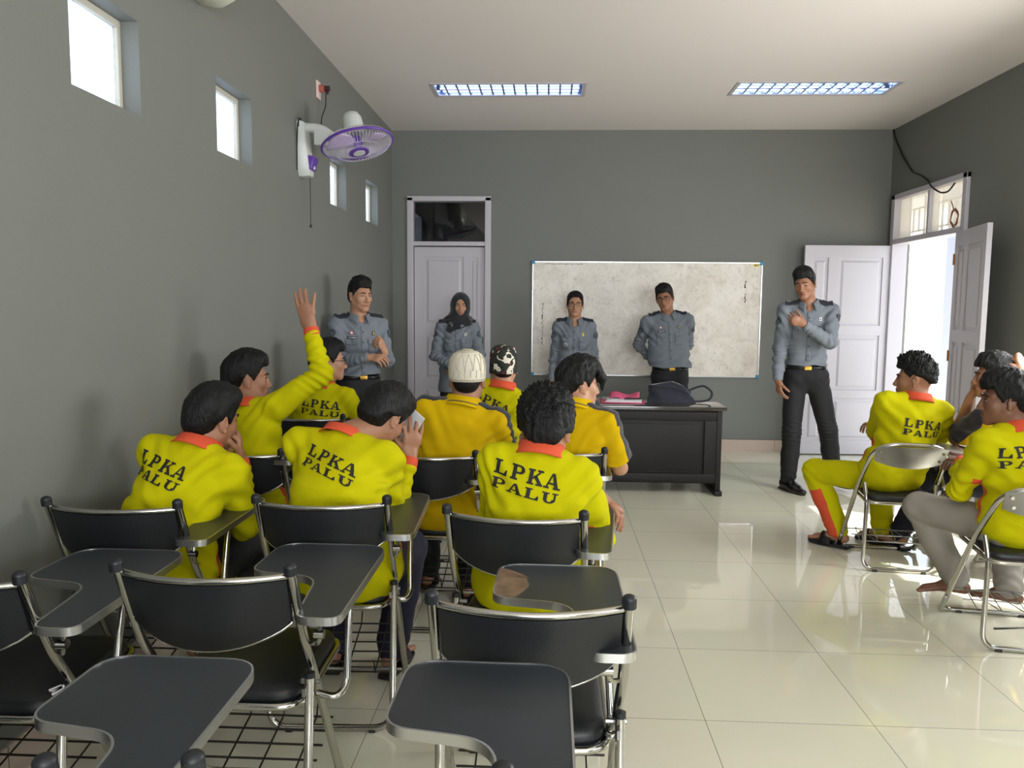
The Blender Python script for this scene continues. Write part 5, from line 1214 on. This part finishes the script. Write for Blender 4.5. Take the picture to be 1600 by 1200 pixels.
def band(sc, seed, lo, hi):
    mp = t.nodes.new('ShaderNodeMapping'); mp.inputs['Location'].default_value = (seed, seed*.7, seed*1.3); t.links.new(tc.outputs['Object'], mp.inputs[0])
    n_ = t.nodes.new('ShaderNodeTexNoise'); n_.inputs['Scale'].default_value = sc; n_.inputs['Detail'].default_value = 2; n_.inputs['Distortion'].default_value = 1.5; t.links.new(mp.outputs[0], n_.inputs['Vector'])
    r_ = t.nodes.new('ShaderNodeValToRGB'); r_.color_ramp.interpolation = 'CONSTANT'; r_.color_ramp.elements[0].color = (0, 0, 0, 1); r_.color_ramp.elements[1].position = lo; r_.color_ramp.elements[1].color = (1, 1, 1, 1)
    t.links.new(n_.outputs['Fac'], r_.inputs[0]); return r_.outputs[0]
def mixc(f, a, c):
    m_ = t.nodes.new('ShaderNodeMix'); m_.data_type = 'RGBA'; t.links.new(f, m_.inputs['Factor'])
    if isinstance(a, tuple): m_.inputs['A'].default_value = (*lin(a), 1)
    else: t.links.new(a, m_.inputs['A'])
    m_.inputs['B'].default_value = (*lin(c), 1); return m_.outputs['Result']
x_ = mixc(band(18, 3, .54, 1), (38, 46, 38), (24, 30, 28)); x_ = mixc(band(15, 9, .60, 1), x_, (92, 34, 42)); x_ = mixc(band(16, 21.5, .60, 1), x_, (222, 216, 200)); t.links.new(x_, bs.inputs['Base Color'])
cc_ = lathe_cap('patterned_cap', s7['H'], s7['Mh'], [(1.03, -.034), (1.05, -.030), (1.05, .01), (1.04, .05), (1.0, .085), (.88, .108), (.66, .124), (.36, .133), (.1, .135)], mc, s7['body'], tilt=.10, rip=.012)

# ------------------------------------------------------------------ the officers
M_gold = mat('gold_metal', (200, 160, 70), .3, .9); M_silver = mat('silver_thread', (200, 200, 205), .4, .3); M_badge = mat('badge_white', (210, 205, 200), .5); M_red = mat('badge_red', (150, 50, 50), .5); M_ygold = mat('yellow_badge', (215, 190, 60), .5); M_unif_d = mat('uniform_seam', (84, 92, 104), .85)
M_patch = mat('dark_patch', (34, 38, 48), .8)
def disc_q(cx, cy, r_, n=12, ri=0.): return arcq(cx, cy, r_, r_, ri, ri, 0, 2*PI, n)
o5_flag = None
def officer_kit(o, bars=2, fem=False, badge='round', belt=True, marks='bars'):
    N, r, f, up, bv, sh_, bd = o['N'], o['r'], o['f'], o['up'], o['bvh'], o['shirt'], o['body']
    O = N+f*.5; D = -f
    for z0_, z1_ in ((-.44, -.235), (-.17, -.055)) if o is o5_flag else ((-.44, -.055),): raster_patch('placket', bv, O, r, up, D, [bar(-.014, .014, z0_, z1_)], M_unif, sh_, mind=.31, off=.003, th=.0015)
    bt = []
    for k in range(5): bt += disc_q(0, -.10-.075*k, .0055, 8)
    raster_patch('button', bv, O, r, up, D, bt, M_patch, sh_, mind=.31, off=.0055)
    for s in (-1, 1):
        x0, x1 = sorted((s*.040, s*.125)); cx = (x0+x1)/2
        pk = raster_patch('pocket', bv, O, r, up, D, [bar(x0+.004, x1-.004, -.275, -.165)], M_unif, sh_, mind=.31, off=.0025, th=.002)
        fl = raster_patch('pocket_flap', bv, O, r, up, D, [[(x0, -.185), (cx, -.20), (cx, -.155), (x0, -.155)], [(cx, -.20), (x1, -.185), (x1, -.155), (cx, -.155)]], M_unif, sh_, mind=.31, off=.005, th=.003)
        raster_patch('flap_seam', bv, O, r, up, D, [[(x0, -.187), (cx, -.202), (cx, -.198), (x0, -.183)], [(cx, -.202), (x1, -.187), (x1, -.183), (cx, -.198)]], M_unif_d, sh_, mind=.31, off=.0065)
        # epaulette on the shoulder line
        a = N+r*s*.075; Oe = N+up*.25+r*s*.122+f*.014; ex = nz(r*s-up*.10)
        ep = raster_patch('epaulette', bv, Oe, r*s, f, -up, [bar(-.050, .054, -.032, .034)], M_patch, sh_, off=.006, th=.008)
        if ep is not None:
            if marks == 'bars': q = [bar(-.042+.016*k, -.034+.016*k, -.016, .016) for k in range(bars)]+disc_q(.028, 0, .009, 8)
            else: q = disc_q(-.025, 0, .008, 8)+disc_q(.005, 0, .008, 8)
            raster_patch('rank_mark', bv, Oe, r*s, f, -up, [[(-x, y) for x, y in qq] for qq in q], M_silver, ep, off=.0155)
        # arm patch
        sp_, el_, _ = o['A'][s]; ua = nz(el_-sp_); dv = nz(r*s*.75+f*.66); dv = nz(dv-ua*(dv@ua)); Op = sp_+ua*.085+dv*.3; xr = nz(np.cross(ua, dv))
        p_ = raster_patch('arm_patch', bv, Op, xr, -ua, -dv, disc_q(0, 0, .030, 14), M_patch, sh_, off=.004)
        if p_ is not None: raster_patch('arm_emblem', bv, Op, xr, -ua, -dv, disc_q(0, 0, .023, 14, .018)+[bar(-.004, .004, -.012, .012), bar(-.011, .011, -.004, .002)], M_unif, p_, off=.006)
    # wearer's right is +r
    nt_ = raster_patch('name_tag', bv, O, r, up, D, [bar(.048, .112, -.150, -.132)], M_patch, sh_, mind=.31, off=.006)
    if nt_ is not None: raster_patch('name_tag_marks', bv, O, r, up, D, [bar(.053+.0075*k, .058+.0075*k, -.145, -.137) for k in range(7)], M_silver, nt_, mind=.31, off=.0075)
    if badge == 'round':
        p_ = raster_patch('badge', bv, O, r, up, D, disc_q(.082, -.105, .015, 12), M_red, sh_, mind=.31, off=.006); p_ and raster_patch('badge_face', bv, O, r, up, D, disc_q(.082, -.105, .010, 12), M_badge, p_, mind=.31, off=.008)
        p_ = raster_patch('pin', bv, O, r, up, D, [bar(-.095, -.073, -.125, -.097)], M_patch, sh_, mind=.31, off=.006); p_ and raster_patch('pin_face', bv, O, r, up, D, [bar(-.090, -.078, -.120, -.102)], M_ygold, p_, mind=.31, off=.008)
    elif badge == 'low':
        p_ = raster_patch('badge', bv, O, r, up, D, disc_q(.088, -.222, .017, 12), M_badge, sh_, mind=.31, off=.008); p_ and raster_patch('badge_face', bv, O, r, up, D, disc_q(.088, -.222, .009, 12), M_unif_d, p_, mind=.31, off=.010)
        raster_patch('pin', bv, O, r, up, D, [bar(-.090, -.070, -.140, -.108)], M_ygold, sh_, mind=.31, off=.006)
    else:
        p_ = raster_patch('pin', bv, O, r, up, D, [bar(-.093, -.071, -.123, -.097)], M_badge, sh_, mind=.31, off=.006); p_ and raster_patch('pin_face', bv, O, r, up, D, [bar(-.087, -.077, -.116, -.104)], M_unif_d, p_, mind=.31, off=.008)
    if belt and 'trousers' in o:
        tb = shirt_bvh(o['trousers']); P = o['P']; zb = .088; b = MB(); n = 48; ring = []
        for k in range(n):
            a = 2*PI*k/n; d = V3(math.cos(a), math.sin(a), 0); row = []
            for dz in (-.018, .018):
                q = P+V3(0, 0, zb+dz); h_ = tb.ray_cast(Vector(q+d*.5), Vector(-d), .5); row.append(h_[0]+Vector(d)*.004 if h_[0] is not None else Vector(q+d*.13))
            ring.append(row)
        b.add([p for row in ring for p in row], [(2*k, 2*((k+1) % n), 2*((k+1) % n)+1, 2*k+1) for k in range(n)])
        bl_ = b.build('belt', M_blackm, o['body']); md = bl_.modifiers.new('s', 'SOLIDIFY'); md.thickness = .003
        raster_patch('buckle', tb, P+f*.5+V3(0, 0, zb), r, (0, 0, 1), D, [bar(-.028, .028, -.017, .017)], M_gold, bl_, off=.011, th=.002)
def stand(x, y, Hz, yaw, tl=.52, lean=(0, 0), hd=(0, 0)):
    N = (x, y, Hz-.165); P = (x+lean[0], y+lean[1], Hz-.165-tl); H = (x+hd[0]+rotm(yaw)[0, 1]*.02, y+hd[1]+rotm(yaw)[1, 1]*.02, Hz)
    f, r = rotm(yaw)[:, 1], rotm(yaw)[:, 0]
    lg = {s: dict(a=V3(P[0], P[1], 0)+r*s*.11+V3(0, 0, .095)-f*.01, pole=f, f=f+r*s*.25) for s in (-1, 1)}
    return P, N, H, lg, (P[2]-.02-.095)/.832
D2 = math.radians
# O1
yw = D2(-148); P, N, H, lg, ls = stand(-1.415, 5.72, 1.56, yw, hd=(.01, 0))
f, r = rotm(yw)[:, 1], rotm(yw)[:, 0]
o1 = person('person in grey uniform shirt at far left by the wall, hands gesturing before his waist', P, N, H, yw, ls=ls, head=(D2(-133), -.05, .0), legs=lg, bottom=M_trou, feet='shoe', top='uniform', hair=dict(top=.036, side=.004, back=.008, amp=.004, front=.058, ear=.02), face=True, seed=31, bulk=1.03, tone='light', hem=.10,
    arms={1: dict(w=N+f*.30+r*.03-V3(0, 0, .275), pole=(-.5, -.2, -1), h=dict(fdir=(.95, -.2, .0), palm=(-.2, .6, -.7), curl=.5)), -1: dict(w=N+f*.29-r*.10-V3(0, 0, .24), pole=(.1, .6, -1), h=dict(fdir=(-.2, -.5, .75), palm=(-.6, .2, 0), curl=.9))})
officer_kit(o1, marks='bars')
# O2
yw = D2(183); P, N, H, lg, ls = stand(-.885, 7.50, 1.50, yw, tl=.50, hd=(.03, 0)); f, r = rotm(yw)[:, 1], rotm(yw)[:, 0]
o2 = person('person in black headscarf and grey uniform standing before the closed white door', P, N, H, yw, ls=ls, head=(D2(188), -.08, .0), legs=lg, bottom=M_trou, feet='shoe', top='uniform', face=True, seed=32, bulk=.98, tone='light', fem=True, hem=-.17, sw=.150,
    arms={1: dict(w=N+f*.20+r*.02-V3(0, 0, .42), pole=(-1, .2, -.6), h=dict(fdir=(.8, -.2, -.5), palm=(.2, .9, 0), curl=.5)), -1: dict(w=N+f*.19-r*.03-V3(0, 0, .43), pole=(1, .2, -.6), h=dict(fdir=(-.8, -.2, -.5), palm=(-.2, .9, 0), curl=.5))})
officer_kit(o2, belt=False, badge='pin')
# O3
yw = D2(180); P, N, H, lg, ls = stand(.245, 7.58, 1.52, yw, tl=.51); f, r = rotm(yw)[:, 1], rotm(yw)[:, 0]
o3 = person('person with tied-back hair and glasses in grey uniform before the whiteboard left half', P, N, H, yw, ls=ls, head=(yw, -.03, .0), legs=lg, bottom=M_trou, feet='shoe', top='uniform', hair=dict(top=.014, side=.006, back=.020, amp=.001, front=.070, nape=-.055, ear=-.01, flat=1), face=True, specs=True, seed=33, bulk=.97, tone='light', fem=True, hem=-.16, sw=.152,
    arms={1: dict(w=N+r*.215+f*.02-V3(0, 0, .57), pole=(0, 1, 0), h=dict(fdir=(.0, -.1, -1), palm=(.9, 0, 0), curl=.3)), -1: dict(w=N-r*.215+f*.02-V3(0, 0, .57), pole=(0, 1, 0), h=dict(fdir=(.0, -.1, -1), palm=(-.9, 0, 0), curl=.3))})
officer_kit(o3, belt=False, badge='low', marks='stars')
b = MB(); b.sphere(o3['H']+o3['Mh']@V3(0, -.115, .0), (.03, .028, .03)); b.build('hair_bun', M_hair, o3['body'])
# O4
yw = D2(180); P, N, H, lg, ls = stand(1.115, 7.46, 1.585, yw, tl=.585, lean=(.04, 0), hd=(-.035, -.03)); f, r = rotm(yw)[:, 1], rotm(yw)[:, 0]
o4 = person('person with round glasses in grey uniform, hands behind his back, behind the desk', P, N, H, yw, ls=ls, head=(D2(162), -.12, .16), legs=lg, bottom=M_trou, feet='shoe', top='uniform', hair=dict(top=.030, side=.008, back=.010, amp=.003, front=.055), face=True, specs=True, seed=34, bulk=1.17, waist=1.10, tone='mid', hem=.10, sw=.185,
    arms={1: dict(w=N+r*.07-f*.20-V3(0, 0, .46), pole=(-1, .4, -.2), h=dict(fdir=(.8, 0, -.4), palm=(0, 1, 0), curl=.5)), -1: dict(w=N-r*.07-f*.20-V3(0, 0, .47), pole=(1, .4, -.2), h=dict(fdir=(-.8, 0, -.4), palm=(0, 1, 0), curl=.5))})
officer_kit(o4)
# O5
yw = D2(168); N = (2.075, 6.38, 1.525); P = (2.085, 6.40, .94); H = (2.025, 6.335, 1.69); f, r = rotm(yw)[:, 1], rotm(yw)[:, 0]
o5 = person('person in grey uniform by the open white door, one hand raised to his chest', P, N, H, yw, ls=1., head=(D2(145), -.18, .10), top='uniform', hair=dict(top=.034, side=.006, back=.010, amp=.003, front=.054, sweep=.3), face=True, closed=True, seed=35, bulk=1.0, tone='mid', hem=.10, sw=.175,
    legs={1: dict(a=(1.985, 6.42, .095), pole=(-.2, -1, 0), f=(.35, -.95, 0)), -1: dict(a=(2.39, 6.52, .095), pole=(.2, -1, 0), f=(.4, -.9, 0))}, bottom=M_trou, feet='shoe', asc=1.06,
    arms={1: dict(w=(1.845, 6.34, .905), pole=(-.2, 1, 0), h=dict(fdir=(.12, -.1, -1), palm=(.9, .2, 0), curl=.35)), -1: dict(w=(1.97, 6.13, 1.37), pole=(1, -.1, -1.2), h=dict(fdir=(-.8, .0, .35), palm=(-.1, .9, .2), curl=.55))})
o5_flag = o5; officer_kit(o5, badge='pin')
# headscarf
F = Field(.005); g = lambda *p: o2['H']+o2['Mh']@V3(*p); Mh2 = o2['Mh']; N2, r2_, f2, u2 = o2['N'], o2['r'], o2['f'], o2['up']
F.ell(g(0, -.012, .018), (.092, .108, .108), Mh2, k=.02); F.cone(g(0, -.01, -.04), N2+u2*.02+f2*.015, .086, .092, .04)
F.cone(g(0, .035, -.075), N2+f2*.045+u2*.0, .062, .07, .03)
for s in (-1, 1): F.cone(N2+u2*.03, N2+r2_*s*.13-u2*.015, .078, .050, .04)
F.cone(N2+f2*.06-r2_*.10+u2*.01, N2+f2*.085+r2_*.07-u2*.06, .040, .036, .03); F.cone(N2-r2_*.12-f2*.01, N2-r2_*.155-f2*.02-u2*.12, .045, .025, .03)
F.ell(g(0, .115, -.008), (.052, .085, .080), Mh2, k=.012, op='sub')
def pst(Pt, Nn):
    q = Pt-N2; d = .004*wob(Pt, 5, 41, 2)+.0045*np.sin((q@nz(u2*1.0+r2_*.45))*150+2.5*wob(Pt, 3, 42, 1))*np.clip((.10-(q@u2))/.06, 0, 1); return d[:, None]*Nn
F.mesh('headscarf', mat('black_headscarf_cloth', (26, 28, 34), .8, bump=.3, bscale=120, var=.5, vscale=60, sheen=.3), o2['body'], pst)
